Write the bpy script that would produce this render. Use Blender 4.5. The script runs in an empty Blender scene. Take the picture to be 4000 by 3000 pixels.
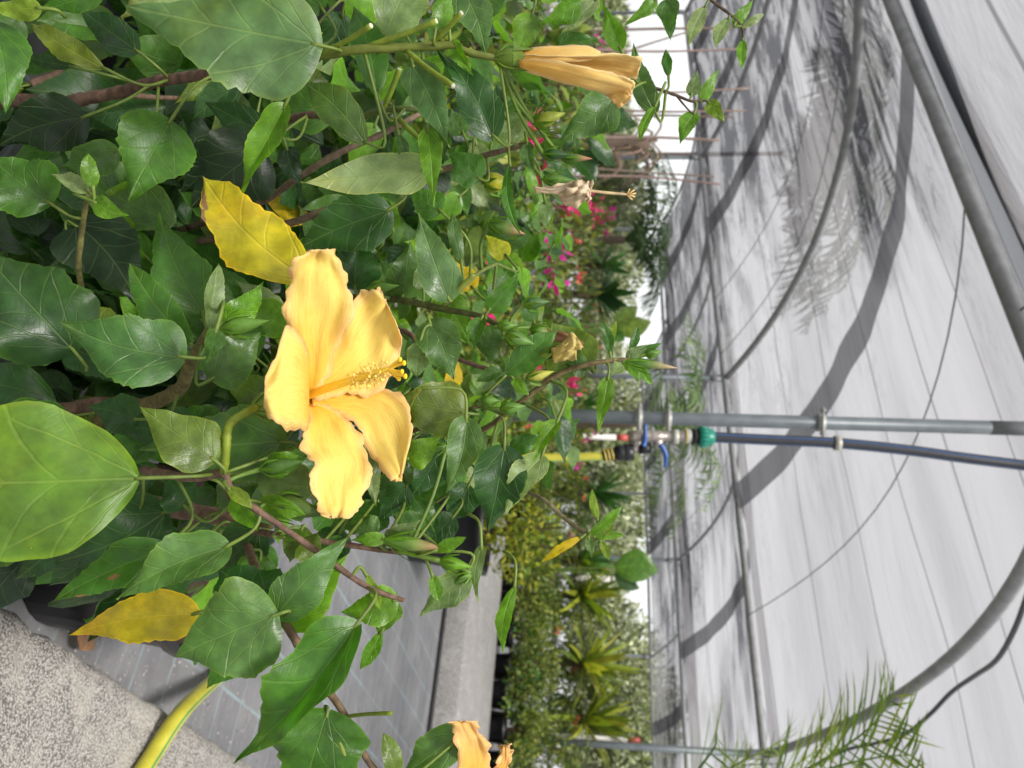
import bpy, math, random
import numpy as np
from mathutils import Vector, Matrix, Quaternion
random.seed(11); rng = np.random.default_rng(11)
S = bpy.context.scene
COL = S.collection

# ---------------------------------------------------------------- camera
FPX, PITCH, ROLL, CAMH = 3080.0, 0.0899, 0.0248, 0.80
V3 = Vector
CAMP = V3((0, 0, CAMH))
_F = V3((0, math.cos(PITCH), -math.sin(PITCH)))
_U = V3((0, math.sin(PITCH), math.cos(PITCH)))
_R = V3((1, 0, 0))
_IX = _U * math.cos(ROLL) - _R * math.sin(ROLL)      # picture right = up in the place (the phone was held sideways)
_IY = _U * math.sin(ROLL) + _R * math.cos(ROLL)      # picture down  = right in the place
cam = bpy.data.cameras.new('camera'); camo = bpy.data.objects.new('camera', cam); COL.objects.link(camo)
cam.sensor_width = 36; cam.lens = 36 * FPX / 4000; cam.clip_start = 0.02; cam.clip_end = 3000
M = Matrix.Identity(4)
for i in range(3):
    M[i][0], M[i][1], M[i][2], M[i][3] = _IX[i], -_IY[i], -_F[i], CAMP[i]
camo.matrix_world = M
cam.dof.use_dof = True; cam.dof.focus_distance = 0.535; cam.dof.aperture_fstop = 11.5
S.camera = camo

# ---------------------------------------------------------------- sky, sun, exposure
SUN_EL, SUN_AZ = math.radians(62), math.radians(200)   # behind the camera, a little to the left
w = bpy.data.worlds.new('World'); S.world = w; w.use_nodes = True
nt = w.node_tree; nt.nodes.clear()
sky = nt.nodes.new('ShaderNodeTexSky'); sky.sky_type = 'NISHITA'; sky.sun_disc = False
sky.sun_elevation = SUN_EL; sky.sun_rotation = SUN_AZ
sky.air_density = 1.0; sky.dust_density = 1.5; sky.ozone_density = 1.0
hs = nt.nodes.new('ShaderNodeHueSaturation'); hs.inputs['Saturation'].default_value = 0.10
bg = nt.nodes.new('ShaderNodeBackground'); bg.inputs['Strength'].default_value = 0.085
ow = nt.nodes.new('ShaderNodeOutputWorld')
nt.links.new(sky.outputs[0], hs.inputs['Color']); nt.links.new(hs.outputs[0], bg.inputs[0]); nt.links.new(bg.outputs[0], ow.inputs[0])
sl = bpy.data.lights.new('sun', 'SUN'); sl.energy = 4.2; sl.angle = math.radians(16); sl.color = (1, .965, .91)
so = bpy.data.objects.new('sun', sl); COL.objects.link(so)
sd = V3((math.sin(SUN_AZ) * math.cos(SUN_EL), math.cos(SUN_AZ) * math.cos(SUN_EL), math.sin(SUN_EL)))
so.rotation_euler = sd.to_track_quat('Z', 'Y').to_euler()
so.location = sd * 40
S.view_settings.view_transform = 'Standard'; S.view_settings.look = 'None'
S.view_settings.exposure = 1.48; S.view_settings.gamma = 1.0
S.render.engine = 'CYCLES'
S.cycles.max_bounces = 8; S.cycles.transparent_max_bounces = 12; S.cycles.transmission_bounces = 6
S.cycles.use_denoising = True
S.cycles.sample_clamp_indirect = 6

# ---------------------------------------------------------------- placing helpers
def ray(px, py):
    return _F * FPX + _IX * (px - 2000) + _IY * (py - 1500)
def at(px, py, d):                     # point at depth d metres along the optical axis
    return CAMP + ray(px, py) * (d / FPX)
def on_z(px, py, z=0.0):               # point on a horizontal plane
    r = ray(px, py); return CAMP + r * ((z - CAMH) / r.z)
def px2m(p, d): return p * d / FPX

# ---------------------------------------------------------------- mesh helpers
class MB:
    def __init__(s): s.v = []; s.f = []; s.uv = []; s.t = []; s.m = []
    def add(s, verts, faces, uvs=None, tint=(1, 1, 1), mi=0):
        o = len(s.v); s.v += [tuple(x) for x in verts]
        if isinstance(tint, list): s.t += tint
        else: s.t += [tint] * len(verts)
        for f in faces:
            s.f.append([o + i for i in f]); s.m.append(mi)
            s.uv += [tuple(uvs[i]) for i in f] if uvs is not None else [(0, 0)] * len(f)
        return s
    def build(s, name, mat, parent=None, smooth=True, loc=None):
        me = bpy.data.meshes.new(name)
        v = s.v
        if loc is not None: v = [(a[0] - loc[0], a[1] - loc[1], a[2] - loc[2]) for a in v]
        me.from_pydata(v, [], s.f)
        if s.uv:
            ul = me.uv_layers.new(name='UVMap'); ul.data.foreach_set('uv', np.array(s.uv, dtype=np.float32).ravel())
        ca = me.color_attributes.new('tint', 'FLOAT_COLOR', 'POINT')
        t = np.ones((len(s.v), 4), dtype=np.float32); t[:, :3] = np.array(s.t, dtype=np.float32).reshape(-1, 3)
        ca.data.foreach_set('color', t.ravel())
        for m in (mat if isinstance(mat, (list, tuple)) else [mat]): me.materials.append(m)
        me.polygons.foreach_set('material_index', s.m)
        me.polygons.foreach_set('use_smooth', [smooth] * len(s.f))
        o = bpy.data.objects.new(name, me); COL.objects.link(o)
        if loc is not None: o.location = loc
        if parent: o.parent = parent; o.matrix_parent_inverse = parent_inv(parent)
        return o
def parent_inv(p):
    m = Matrix.Identity(4); q = p; chain = []
    while q: chain.append(q); q = q.parent
    for q in reversed(chain): m = m @ q.matrix_parent_inverse @ q.matrix_basis
    return m.inverted()
def empty(name, loc=(0, 0, 0)):
    o = bpy.data.objects.new(name, None); COL.objects.link(o); o.location = loc; o.empty_display_size = .1; return o
def tag(o, label=None, cat=None, group=None, kind=None):
    if label: o['label'] = label
    if cat: o['category'] = cat
    if group: o['group'] = group
    if kind: o['kind'] = kind
    return o

def catmull(pts, n=6):
    P = [np.array(p, float) for p in pts]
    if len(P) < 3:
        return [P[0] + (P[-1] - P[0]) * k / n for k in range(n + 1)]
    out = []; Q = [2 * P[0] - P[1]] + P + [2 * P[-1] - P[-2]]
    for i in range(1, len(Q) - 2):
        a, b, c, d = Q[i - 1:i + 3]
        for k in range(n):
            t = k / n
            out.append(.5 * (2 * b + (c - a) * t + (2 * a - 5 * b + 4 * c - d) * t * t + (3 * b - a - 3 * c + d) * t ** 3))
    out.append(P[-1]); return out
def tube(mb, pts, rad, n=8, tint=(1, 1, 1), cap=True, mi=0):
    pts = [np.array(p, float) for p in pts]; m = len(pts)
    rad = rad if hasattr(rad, '__len__') else [rad] * m
    if len(rad) != m: rad = np.interp(np.linspace(0, 1, m), np.linspace(0, 1, len(rad)), rad)
    vs = []; uv = []; L = 0
    T0 = pts[1] - pts[0]; up = np.array([0, 0, 1.]) if abs(T0[2]) < .9 * np.linalg.norm(T0) else np.array([1., 0, 0])
    N = np.cross(T0, up); N /= np.linalg.norm(N)
    for i in range(m):
        T = pts[min(i + 1, m - 1)] - pts[max(i - 1, 0)]; T = T / (np.linalg.norm(T) + 1e-9)
        N = N - T * (N @ T); N /= np.linalg.norm(N) + 1e-9; B = np.cross(T, N)
        if i: L += np.linalg.norm(pts[i] - pts[i - 1])
        for k in range(n):
            a = 2 * math.pi * k / n
            vs.append(pts[i] + rad[i] * (math.cos(a) * N + math.sin(a) * B)); uv.append((k / n, L))
    fs = [[i * n + k, i * n + (k + 1) % n, (i + 1) * n + (k + 1) % n, (i + 1) * n + k] for i in range(m - 1) for k in range(n)]
    if cap:
        fs.append(list(range(n))[::-1]); fs.append([(m - 1) * n + k for k in range(n)])
    return mb.add(vs, fs, uv, tint, mi)
def box(mb, c, ax, ay, az, tint=(1, 1, 1), mi=0):          # centre and three half-axis vectors
    c, ax, ay, az = [np.array(q, float) for q in (c, ax, ay, az)]
    vs = [c + i * ax + j * ay + k * az for k in (-1, 1) for j in (-1, 1) for i in (-1, 1)]
    fs = [[0, 2, 3, 1], [4, 5, 7, 6], [0, 1, 5, 4], [2, 6, 7, 3], [0, 4, 6, 2], [1, 3, 7, 5]]
    return mb.add(vs, fs, [(i & 1, (i >> 1) & 1) for i in range(8)], tint, mi)
def lathe(mb, base, axis, prof, n=14, tint=(1, 1, 1), mi=0):  # prof: (along, radius) pairs
    base = np.array(base, float); ax = np.array(axis, float); ax /= np.linalg.norm(ax)
    u = np.cross(ax, [0, 0, 1] if abs(ax[2]) < .9 else [1, 0, 0]); u /= np.linalg.norm(u); v = np.cross(ax, u)
    vs = []; uv = []
    for j, (l, r) in enumerate(prof):
        for k in range(n):
            a = 2 * math.pi * k / n; vs.append(base + ax * l + r * (math.cos(a) * u + math.sin(a) * v)); uv.append((k / n, j / (len(prof) - 1)))
    fs = [[j * n + k, j * n + (k + 1) % n, (j + 1) * n + (k + 1) % n, (j + 1) * n + k] for j in range(len(prof) - 1) for k in range(n)]
    t = tint
    if callable(tint): t = [tint(j / (len(prof) - 1)) for j in range(len(prof)) for k in range(n)]
    return mb.add(vs, fs, uv, t, mi)

# ---------------------------------------------------------------- material helpers
class NB:                                             # a small node-graph builder
    def __init__(s, name):
        s.m = bpy.data.materials.new(name); s.m.use_nodes = True; s.t = s.m.node_tree; s.t.nodes.clear()
        s.out = s.t.nodes.new('ShaderNodeOutputMaterial')
    def n(s, ty, **kw):
        nd = s.t.nodes.new(ty)
        for k, v in kw.items():
            if k.startswith('i_'):
                key = k[2:].replace('_', ' ')
                nd.inputs[int(key) if key.isdigit() else key].default_value = v
            else: setattr(nd, k, v)
        return nd
    def l(s, a, b): s.t.links.new(a, b)
    def val(s, x):
        return x
    def math(s, op, a, b=None, c=None, clamp=False):
        nd = s.n('ShaderNodeMath', operation=op); nd.use_clamp = clamp
        for i, x in enumerate((a, b, c)):
            if x is None: continue
            if isinstance(x, (int, float)): nd.inputs[i].default_value = x
            else: s.l(x, nd.inputs[i])
        return nd.outputs[0]
    def ss(s, x, e0, e1, o0=0., o1=1.):               # smoothstep
        nd = s.n('ShaderNodeMapRange', interpolation_type='SMOOTHSTEP')
        s.l(x, nd.inputs[0])
        for i, v in enumerate((e0, e1, o0, o1)): nd.inputs[i + 1].default_value = v
        return nd.outputs[0]
    def mix(s, f, a, b, ty='MIX'):
        nd = s.n('ShaderNodeMix', data_type='RGBA', blend_type=ty)
        for i, x in ((0, f), (6, a), (7, b)):
            if isinstance(x, (int, float)): nd.inputs[i].default_value = x
            elif isinstance(x, tuple): nd.inputs[i].default_value = (*x, 1) if len(x) == 3 else x
            else: s.l(x, nd.inputs[i])
        return nd.outputs[2]
    def noise(s, vec, scale, detail=3, rough=.55, dist=0):
        nd = s.n('ShaderNodeTexNoise'); nd.inputs['Scale'].default_value = scale; nd.inputs['Detail'].default_value = detail
        nd.inputs['Roughness'].default_value = rough; nd.inputs['Distortion'].default_value = dist
        if vec is not None: s.l(vec, nd.inputs['Vector'])
        return nd.outputs[0]
    def mapv(s, vec, sc=(1, 1, 1), loc=(0, 0, 0), rot=(0, 0, 0)):
        nd = s.n('ShaderNodeMapping'); nd.inputs['Scale'].default_value = sc; nd.inputs['Location'].default_value = loc; nd.inputs['Rotation'].default_value = rot
        s.l(vec, nd.inputs['Vector']); return nd.outputs[0]
    def bump(s, h, st=.3, d=.01):
        nd = s.n('ShaderNodeBump'); nd.inputs['Strength'].default_value = st; nd.inputs['Distance'].default_value = d
        s.l(h, nd.inputs['Height']); return nd.outputs[0]
    def bsdf(s, col, rough=.5, spec=.5, metal=0, normal=None):
        nd = s.n('ShaderNodeBsdfPrincipled')
        if isinstance(col, tuple): nd.inputs['Base Color'].default_value = (*col, 1)
        else: s.l(col, nd.inputs['Base Color'])
        if isinstance(rough, (int, float)): nd.inputs['Roughness'].default_value = rough
        else: s.l(rough, nd.inputs['Roughness'])
        nd.inputs['Specular IOR Level'].default_value = spec; nd.inputs['Metallic'].default_value = metal
        if normal is not None: s.l(normal, nd.inputs['Normal'])
        return nd.outputs[0]
    def done(s, sh): s.l(sh, s.out.inputs['Surface']); return s.m
    def tintn(s): return s.n('ShaderNodeVertexColor', layer_name='tint').outputs[0]
    def uv(s): return s.n('ShaderNodeUVMap').outputs[0]
    def obj(s): return s.n('ShaderNodeTexCoord').outputs['Object']

MAT = {}
def plain(name, rough=.5, spec=.4, metal=0., var=.25, nscale=40, bump=.15, bd=.002):
    b = NB(name); t = b.tintn(); o = b.obj(); n = b.noise(o, nscale, 4)
    f = b.ss(n, .3, .7, 1 - var, 1 + var * .6)
    c = b.mix(1, t, b.n('ShaderNodeCombineColor').outputs[0], 'MULTIPLY') if False else None
    cc = b.n('ShaderNodeCombineXYZ'); [b.l(f, cc.inputs[i]) for i in range(3)]
    c = b.mix(1., t, cc.outputs[0], 'MULTIPLY')
    MAT[name] = b.done(b.bsdf(c, rough, spec, metal, b.bump(n, bump, bd))); return MAT[name]
plain('steel', .45, .45, .15, .18, 14, .08)
plain('plastic', .38, .5, 0, .12, 30, .08)
plain('bark', .8, .25, 0, .4, 160, .6, .002)
plain('stem', .5, .4, 0, .22, 120, .25, .001)
plain('rough', .9, .2, 0, .35, 60, .4, .004)
plain('pollen', .6, .3, 0, .06, 300, .1)
plain('brass', .4, .5, .5, .3, 80, .2)

def mat_leaf():
    b = NB('leaf'); t = b.tintn(); uv = b.uv(); o = b.obj()
    sp = b.n('ShaderNodeSeparateXYZ'); b.l(uv, sp.inputs[0]); x = sp.outputs[0]; y = b.math('ABSOLUTE', b.math('SUBTRACT', sp.outputs[1], .5))
    mid = b.ss(y, .012, .003)
    wl = b.noise(uv, 6, 2)
    xx = b.math('ADD', x, b.math('MULTIPLY', b.math('SUBTRACT', wl, .5), .05))
    d1 = b.math('ABSOLUTE', b.math('SUBTRACT', y, b.math('MULTIPLY', b.math('POWER', b.math('MAXIMUM', xx, 0), .85), .50)))
    l1 = b.math('MULTIPLY', b.ss(d1, .011, .003), b.ss(x, .62, .40))
    d2 = b.math('ABSOLUTE', b.math('SUBTRACT', y, b.math('MULTIPLY', xx, 1.25)))
    l2 = b.math('MULTIPLY', b.ss(d2, .010, .002), b.ss(x, .30, .15))
    q = b.math('FRACT', b.math('MULTIPLY', b.math('SUBTRACT', xx, b.math('SUBTRACT', b.math('MULTIPLY', y, 1.05), b.math('MULTIPLY', b.math('MULTIPLY', y, y), 1.1))), 4.6))
    q = b.math('ABSOLUTE', b.math('SUBTRACT', q, .5))
    l3 = b.math('MULTIPLY', b.math('MULTIPLY', b.ss(q, .065, .015), b.ss(x, .10, .24)), .75)
    q2 = b.math('FRACT', b.math('MULTIPLY', b.math('ADD', xx, b.math('MULTIPLY', y, 1.5)), 15))
    l4 = b.math('MULTIPLY', b.ss(b.math('ABSOLUTE', b.math('SUBTRACT', q2, .5)), .10, .02), .22)
    vein = b.math('MAXIMUM', b.math('MAXIMUM', mid, l1), b.math('MAXIMUM', l2, b.math('MULTIPLY', l3, .7)))
    veins = b.math('MAXIMUM', vein, b.math('MULTIPLY', l4, .3))
    n1 = b.noise(o, 35, 4); n2 = b.noise(uv, 9, 3)
    f = b.math('MULTIPLY', b.ss(n1, .3, .72, .72, 1.22), b.ss(n2, .3, .7, .85, 1.15))
    cc = b.n('ShaderNodeCombineXYZ'); [b.l(f, cc.inputs[i]) for i in range(3)]
    c = b.mix(1., t, cc.outputs[0], 'MULTIPLY')
    mot = b.ss(b.noise(o, 22, 3, .6, .5), .45, .7, 0., .55)
    c = b.mix(mot, c, b.mix(1., c, (1.55, 1.22, .62), 'MULTIPLY'))
    edge = b.n('ShaderNodeAttribute', attribute_name='edge').outputs['Fac']
    c = b.mix(b.math('MULTIPLY', b.ss(edge, .9, 1.), .35), c, b.mix(1., c, (2.6, 1.9, .9), 'MULTIPLY'))
    c = b.mix(b.math('MULTIPLY', vein, .36), c, b.mix(.45, b.mix(1., c, (2.2, 1.8, 1.5), 'MULTIPLY'), (.26, .32, .12)))
    # pale flecks and bites
    sp2 = b.noise(uv, 48, 1); c = b.mix(b.math('MULTIPLY', b.ss(sp2, .76, .80), .6), c, (.32, .34, .12))
    brown = b.n('ShaderNodeAttribute', attribute_name='brown').outputs['Fac']
    bn = b.math('ADD', brown, b.math('MULTIPLY', b.math('SUBTRACT', b.noise(uv, 14, 4), .5), .9))
    c = b.mix(b.ss(bn, .62, .74), c, b.mix(b.noise(uv, 30, 3), (.16, .065, .03), (.36, .2, .1)))
    bf = b.n('ShaderNodeNewGeometry').outputs['Backfacing']
    c = b.mix(b.math('MULTIPLY', bf, .6), c, b.mix(.5, b.mix(1., c, (1.7, 1.6, 1.7), 'MULTIPLY'), (.17, .25, .10)))
    h = b.math('SUBTRACT', b.math('MULTIPLY', n2, .6), b.math('MULTIPLY', veins, .55))
    nm = b.bump(h, .55, .0016)
    p = b.bsdf(c, b.ss(n1, .3, .7, .30, .46), .50, 0, nm)
    tr = b.n('ShaderNodeBsdfTranslucent'); b.l(b.mix(1., c, (1.5, 1.9, .7), 'MULTIPLY'), tr.inputs[0]); b.l(nm, tr.inputs['Normal'])
    ms = b.n('ShaderNodeMixShader', i_0=.32); b.l(p, ms.inputs[1]); b.l(tr.outputs[0], ms.inputs[2])
    MAT['leaf'] = b.done(ms.outputs[0])
mat_leaf()
def mat_small():                                   # far, small leaves
    b = NB('small_leaf'); t = b.tintn(); n = b.noise(b.obj(), 9, 3)
    cc = b.n('ShaderNodeCombineXYZ'); f = b.ss(n, .3, .7, .75, 1.2); [b.l(f, cc.inputs[i]) for i in range(3)]
    c = b.mix(1., t, cc.outputs[0], 'MULTIPLY')
    p = b.bsdf(c, .5, .4)
    tr = b.n('ShaderNodeBsdfTranslucent'); b.l(b.mix(1., c, (1.4, 1.6, .8), 'MULTIPLY'), tr.inputs[0])
    ms = b.n('ShaderNodeMixShader', i_0=.25); b.l(p, ms.inputs[1]); b.l(tr.outputs[0], ms.inputs[2])
    MAT['small_leaf'] = b.done(ms.outputs[0])
mat_small()
def mat_petal():
    b = NB('petal'); t = b.tintn(); uv = b.uv()
    st = b.noise(b.mapv(uv, (3., 34, 1)), 2.2, 4, .6, .3); st2 = b.noise(b.mapv(uv, (6., 90, 1)), 2, 3, .6)
    pt = b.noise(uv, 5, 3)
    c = b.mix(b.math('MULTIPLY', b.ss(st, .44, .66), .6), t, b.mix(1., t, (.93, .74, .48), 'MULTIPLY'))
    c = b.mix(b.math('MULTIPLY', b.ss(pt, .52, .68), .35), c, b.mix(1., c, (.93, .72, .5), 'MULTIPLY'))
    h = b.math('ADD', b.math('MULTIPLY', st, .7), b.math('MULTIPLY', st2, .5))
    nm = b.bump(h, .6, .0013)
    p = b.bsdf(c, .55, .25, 0, nm)
    tr = b.n('ShaderNodeBsdfTranslucent'); b.l(c, tr.inputs[0]); b.l(nm, tr.inputs['Normal'])
    ms = b.n('ShaderNodeMixShader', i_0=.26); b.l(p, ms.inputs[1]); b.l(tr.outputs[0], ms.inputs[2])
    MAT['petal'] = b.done(ms.outputs[0])
mat_petal()
def mat_net(name, dark):
    b = NB(name); uv = b.uv(); sp = b.n('ShaderNodeSeparateXYZ'); b.l(uv, sp.inputs[0])
    s_, a_ = sp.outputs[0], sp.outputs[1]; so_ = b.math('SUBTRACT', s_, b.math('MULTIPLY', b.n('ShaderNodeAttribute', attribute_name='seed').outputs['Fac'], 7.))
    big = b.noise(b.mapv(uv, (.16, .42, 1)), 1, 3, .5, .6)
    mid = b.noise(b.mapv(uv, (.55, 3.2, 1)), 1, 4, .6, 1.1)
    fin = b.noise(b.mapv(uv, (1.3, 12, 1)), 1, 4, .65, .5)
    fl = b.noise(b.mapv(uv, (.8, 22, 1)), 1, 2, .5, .3)
    patch = b.ss(b.math('ADD', b.math('MULTIPLY', b.math('SUBTRACT', big, .5), 1.7), b.math('SUBTRACT', b.math('MULTIPLY', so_, .066), .19)), -.06, .22)
    st = b.ss(b.math('ADD', mid, b.math('MULTIPLY', b.math('SUBTRACT', fin, .5), .7)), .42, .62)
    f = b.math('MULTIPLY', patch, b.math('ADD', b.math('MULTIPLY', st, .56), .42))
    wr = b.noise(b.mapv(uv, (2.6, 16, 1), rot=(0, 0, .16)), 1, 3, .6, .8)
    wr2 = b.noise(b.mapv(uv, (.30, 1.1, 1)), 1, 3, .5, .4)
    crease = b.math('MULTIPLY', b.ss(b.math('ABSOLUTE', b.math('SUBTRACT', wr, .5)), .035, .008), b.ss(wr2, .46, .60))
    lw = b.ss(so_, .0, 5.5, .15, .9)
    f = b.math('ADD', f, b.math('MULTIPLY', b.math('MULTIPLY', crease, lw), .62), None, True)
    fold = b.math('MULTIPLY', b.ss(b.math('ABSOLUTE', b.math('SUBTRACT', fl, .5)), .03, .006), b.ss(mid, .40, .56))
    f = b.math('ADD', f, b.math('MULTIPLY', b.math('MULTIPLY', fold, lw), .42), None, True)
    f = b.math('ADD', f, b.math('MULTIPLY', lw, b.ss(mid, .48, .70, 0., .36)), None, True)
    f = b.math('ADD', f, b.math('MULTIPLY', lw, b.ss(fin, .52, .70, 0., .18)), None, True)
    f = b.math('ADD', f, b.ss(b.noise(b.mapv(uv, (.22, .9, 1)), 1, 2, .5, .3), .45, .65, 0., .20), None, True)
    # sewn joints every 0.84 m
    q = b.math('ABSOLUTE', b.math('SUBTRACT', b.math('FRACT', b.math('MULTIPLY', a_, 1.19)), .5))
    f = b.math('MAXIMUM', f, b.math('MULTIPLY', b.ss(q, .017, .008), .70))
    c = b.mix(f, (.195, .192, .201), (.02, .02, .024)) if not dark else b.mix(fin, (.10, .10, .112), (.05, .05, .058))
    weave = b.noise(b.mapv(uv, (1, 1, 1)), 260, 1)
    h = b.math('ADD', b.math('MULTIPLY', mid, 1.), b.math('MULTIPLY', fin, .4))
    nm = b.bump(h, .6, .05)
    d = b.n('ShaderNodeBsdfDiffuse'); b.l(c, d.inputs[0]); b.l(nm, d.inputs['Normal'])
    tl = b.n('ShaderNodeBsdfTranslucent'); b.l(c, tl.inputs[0]); b.l(nm, tl.inputs['Normal'])
    m1 = b.n('ShaderNodeMixShader', i_0=.72); b.l(d.outputs[0], m1.inputs[1]); b.l(tl.outputs[0], m1.inputs[2])
    tp = b.n('ShaderNodeBsdfTransparent')
    m2 = b.n('ShaderNodeMixShader')
    if dark: m2.inputs[0].default_value = .82
    else: b.l(b.math('ADD', b.math('MULTIPLY', f, .24), .645), m2.inputs[0])
    b.l(tp.outputs[0], m2.inputs[1]); b.l(m1.outputs[0], m2.inputs[2])
    MAT[name] = b.done(m2.outputs[0])
mat_net('net', False); mat_net('net_dark', True)
def mat_mat():
    b = NB('weed_mat'); o = b.obj(); uv = b.uv()
    n = b.noise(o, 3.2, 5, .6, .4); n2 = b.noise(o, 40, 4); n3 = b.noise(b.mapv(uv, (1., 14, 1)), 3, 3)
    c = b.mix(b.ss(n, .35, .7), (.140, .142, .155), (.215, .213, .220))
    c = b.mix(b.math('MULTIPLY', b.ss(n3, .45, .7), .22), c, (.29, .29, .305))
    c = b.mix(b.math('MULTIPLY', b.ss(n2, .58, .72), .5), c, (.30, .275, .24))
    stn = b.noise(o, 5.5, 6, .65, .8); c = b.mix(b.ss(stn, .50, .68, 0., .5), c, (.115, .112, .118)); c = b.mix(b.ss(b.noise(o, 14, 5, .7), .60, .74, 0., .55), c, (.33, .31, .285))
    sp = b.n('ShaderNodeSeparateXYZ'); b.l(uv, sp.inputs[0])
    for i, per in ((0, .17), (1, .13)):
        q = b.math('ABSOLUTE', b.math('SUBTRACT', b.math('FRACT', b.math('DIVIDE', sp.outputs[i], per)), .5))
        c = b.mix(b.math('MULTIPLY', b.ss(q, .034, .010), b.ss(b.noise(o, 7, 3), .35, .6, .25, .8)), c, (.25, .34, .355))
    w = b.n('ShaderNodeTexWave', wave_type='BANDS'); w.inputs['Scale'].default_value = 130; b.l(uv, w.inputs[0])
    h = b.math('ADD', n2, b.math('MULTIPLY', w.outputs[1], .15))
    MAT['weed_mat'] = b.done(b.bsdf(c, .62, .4, 0, b.bump(h, .35, .004)))
mat_mat()
def mat_concrete(name, grain, c0, c1, c2):
    b = NB(name); o = b.obj()
    big = b.noise(o, 6, 5, .6, .3); v = b.n('ShaderNodeTexVoronoi', feature='F1'); v.inputs['Scale'].default_value = grain; b.l(o, v.inputs['Vector'])
    v2 = b.n('ShaderNodeTexVoronoi', feature='F1'); v2.inputs['Scale'].default_value = grain * .37; b.l(o, v2.inputs['Vector'])
    fine = b.noise(o, grain * 1.6, 4, .65)
    vc = b.n('ShaderNodeSeparateColor'); b.l(v.outputs['Color'], vc.inputs[0])
    c = b.mix(b.ss(vc.outputs[0], .15, .85), c0, c1)
    c = b.mix(b.math('MULTIPLY', b.ss(v.outputs['Distance'], .40, .68), .8), c, (.085, .075, .065))
    c = b.mix(b.math('MULTIPLY', b.ss(b.math('ADD', big, b.math('MULTIPLY', b.math('SUBTRACT', b.noise(o, 24, 4), .5), .5)), .50, .66), .4), c, c2)
    c = b.mix(b.math('MULTIPLY', b.ss(fine, .36, .26), .55), c, (.09, .085, .08))
    h = b.math('SUBTRACT', b.math('MULTIPLY', fine, .6), b.math('MULTIPLY', v.outputs['Distance'], .9))
    MAT[name] = b.done(b.bsdf(c, .9, .25, 0, b.bump(h, .8, .004)))
mat_concrete('concrete', 330, (.40, .38, .355), (.62, .59, .555), (.62, .57, .505))
mat_concrete('path_concrete', 240, (.40, .39, .38), (.47, .46, .45), (.46, .45, .44))

# ---------------------------------------------------------------- the layout grid of the shade house
TH = .938
G = V3((-math.sin(TH), math.cos(TH), 0)); HV = V3((math.cos(TH), math.sin(TH), 0))
P1 = V3((3.084, 6.84, 0)); BAY, SP, RISE, GZ = 5.0345, 3.977, .4856, 1.621 + CAMH
def gp(s, h, z=0.): return P1 + G * s + HV * h + V3((0, 0, z))
S0, S1 = -3 * SP, 3 * SP

# ground: one sheet of woven weed mat reaching the horizon
mb = MB()
E_ = 900
mb.add([gp(-E_, -E_), gp(-E_, E_), gp(E_, E_), gp(E_, -E_)], [[0, 1, 2, 3]][::-1], [(-E_, -E_), (-E_, E_), (E_, E_), (E_, -E_)])
mb.f = [[3, 2, 1, 0]]; mb.uv = [(E_, -E_), (E_, E_), (-E_, E_), (-E_, -E_)]
tag(mb.build('ground', MAT['weed_mat'], smooth=False), kind='structure')

# near concrete kerb, its edge running along HV
def slab(name, mat, e0, e1, n, zt, zb, wdir, width, jit=.006, label=None):
    """long slab: edge line e0->e1, going 'width' along wdir, with a rough chamfered edge"""
    mb = MB(); e0, e1 = V3(e0), V3(e1); d = (e1 - e0)
    prof = [(0, zb), (0, zt - .022), (.012, zt - .004), (.035, zt), (width * .5, zt), (width - .03, zt), (width - .01, zt - .006), (width, zt - .02), (width, zb)]
    vs = []; uv = []
    for i in range(n + 1):
        p = e0 + d * (i / n)
        for j, (o, z) in enumerate(prof):
            jj = jit if j in (1, 2, 3, 5, 6, 7) else jit * .2 if j in (0, 8) else jit * .4
            q = p + V3(wdir) * (o + random.gauss(0, jj * .6)); vs.append((q.x, q.y, z + (random.gauss(0, jj * .25) if j not in (0, 8) else 0))); uv.append((i, j))
    m = len(prof)
    fs = [[i * m + j, (i + 1) * m + j, (i + 1) * m + j + 1, i * m + j + 1] for i in range(n) for j in range(m - 1)]
    fs += [list(range(m)), [n * m + j for j in range(m)][::-1]]
    mb.add(vs, fs, uv)
    return tag(mb.build(name, MAT[mat], smooth=True), kind='structure')
KZ = .075
ka = on_z(0, 2338, KZ); kb = on_z(1000, 2985, KZ)
kd = (kb - ka).normalized(); kr = V3((kd.y, -kd.x, 0))
slab('concrete_kerb', 'concrete', ka - kd * 1.2, ka + kd * 3.2, 160, KZ, -.02, kr, .9, .0042)
# raised concrete path across the far side of the mat
fr = on_z(1700, 2700, 0.0); hp = (fr - P1).dot(HV)
PZ = .15
bk = on_z(1925, 2700, PZ); hb = (bk - P1).dot(HV)
slab('concrete_path', 'path_concrete', gp(-9, hp), gp(14, hp), 120, PZ, -.02, HV, hb - hp, .006)
# black irrigation pipe lying along the foot of the path
mb = MB(); tube(mb, catmull([gp(s, hp - .10 + .012 * math.sin(s * 2.1), .014) for s in np.linspace(-6, 8, 20)], 4), .013, 8, (.02, .02, .022))
tag(mb.build('drip_pipe', MAT['plastic']), 'black irrigation pipe lying on the mat along the concrete path', 'pipe')

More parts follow.
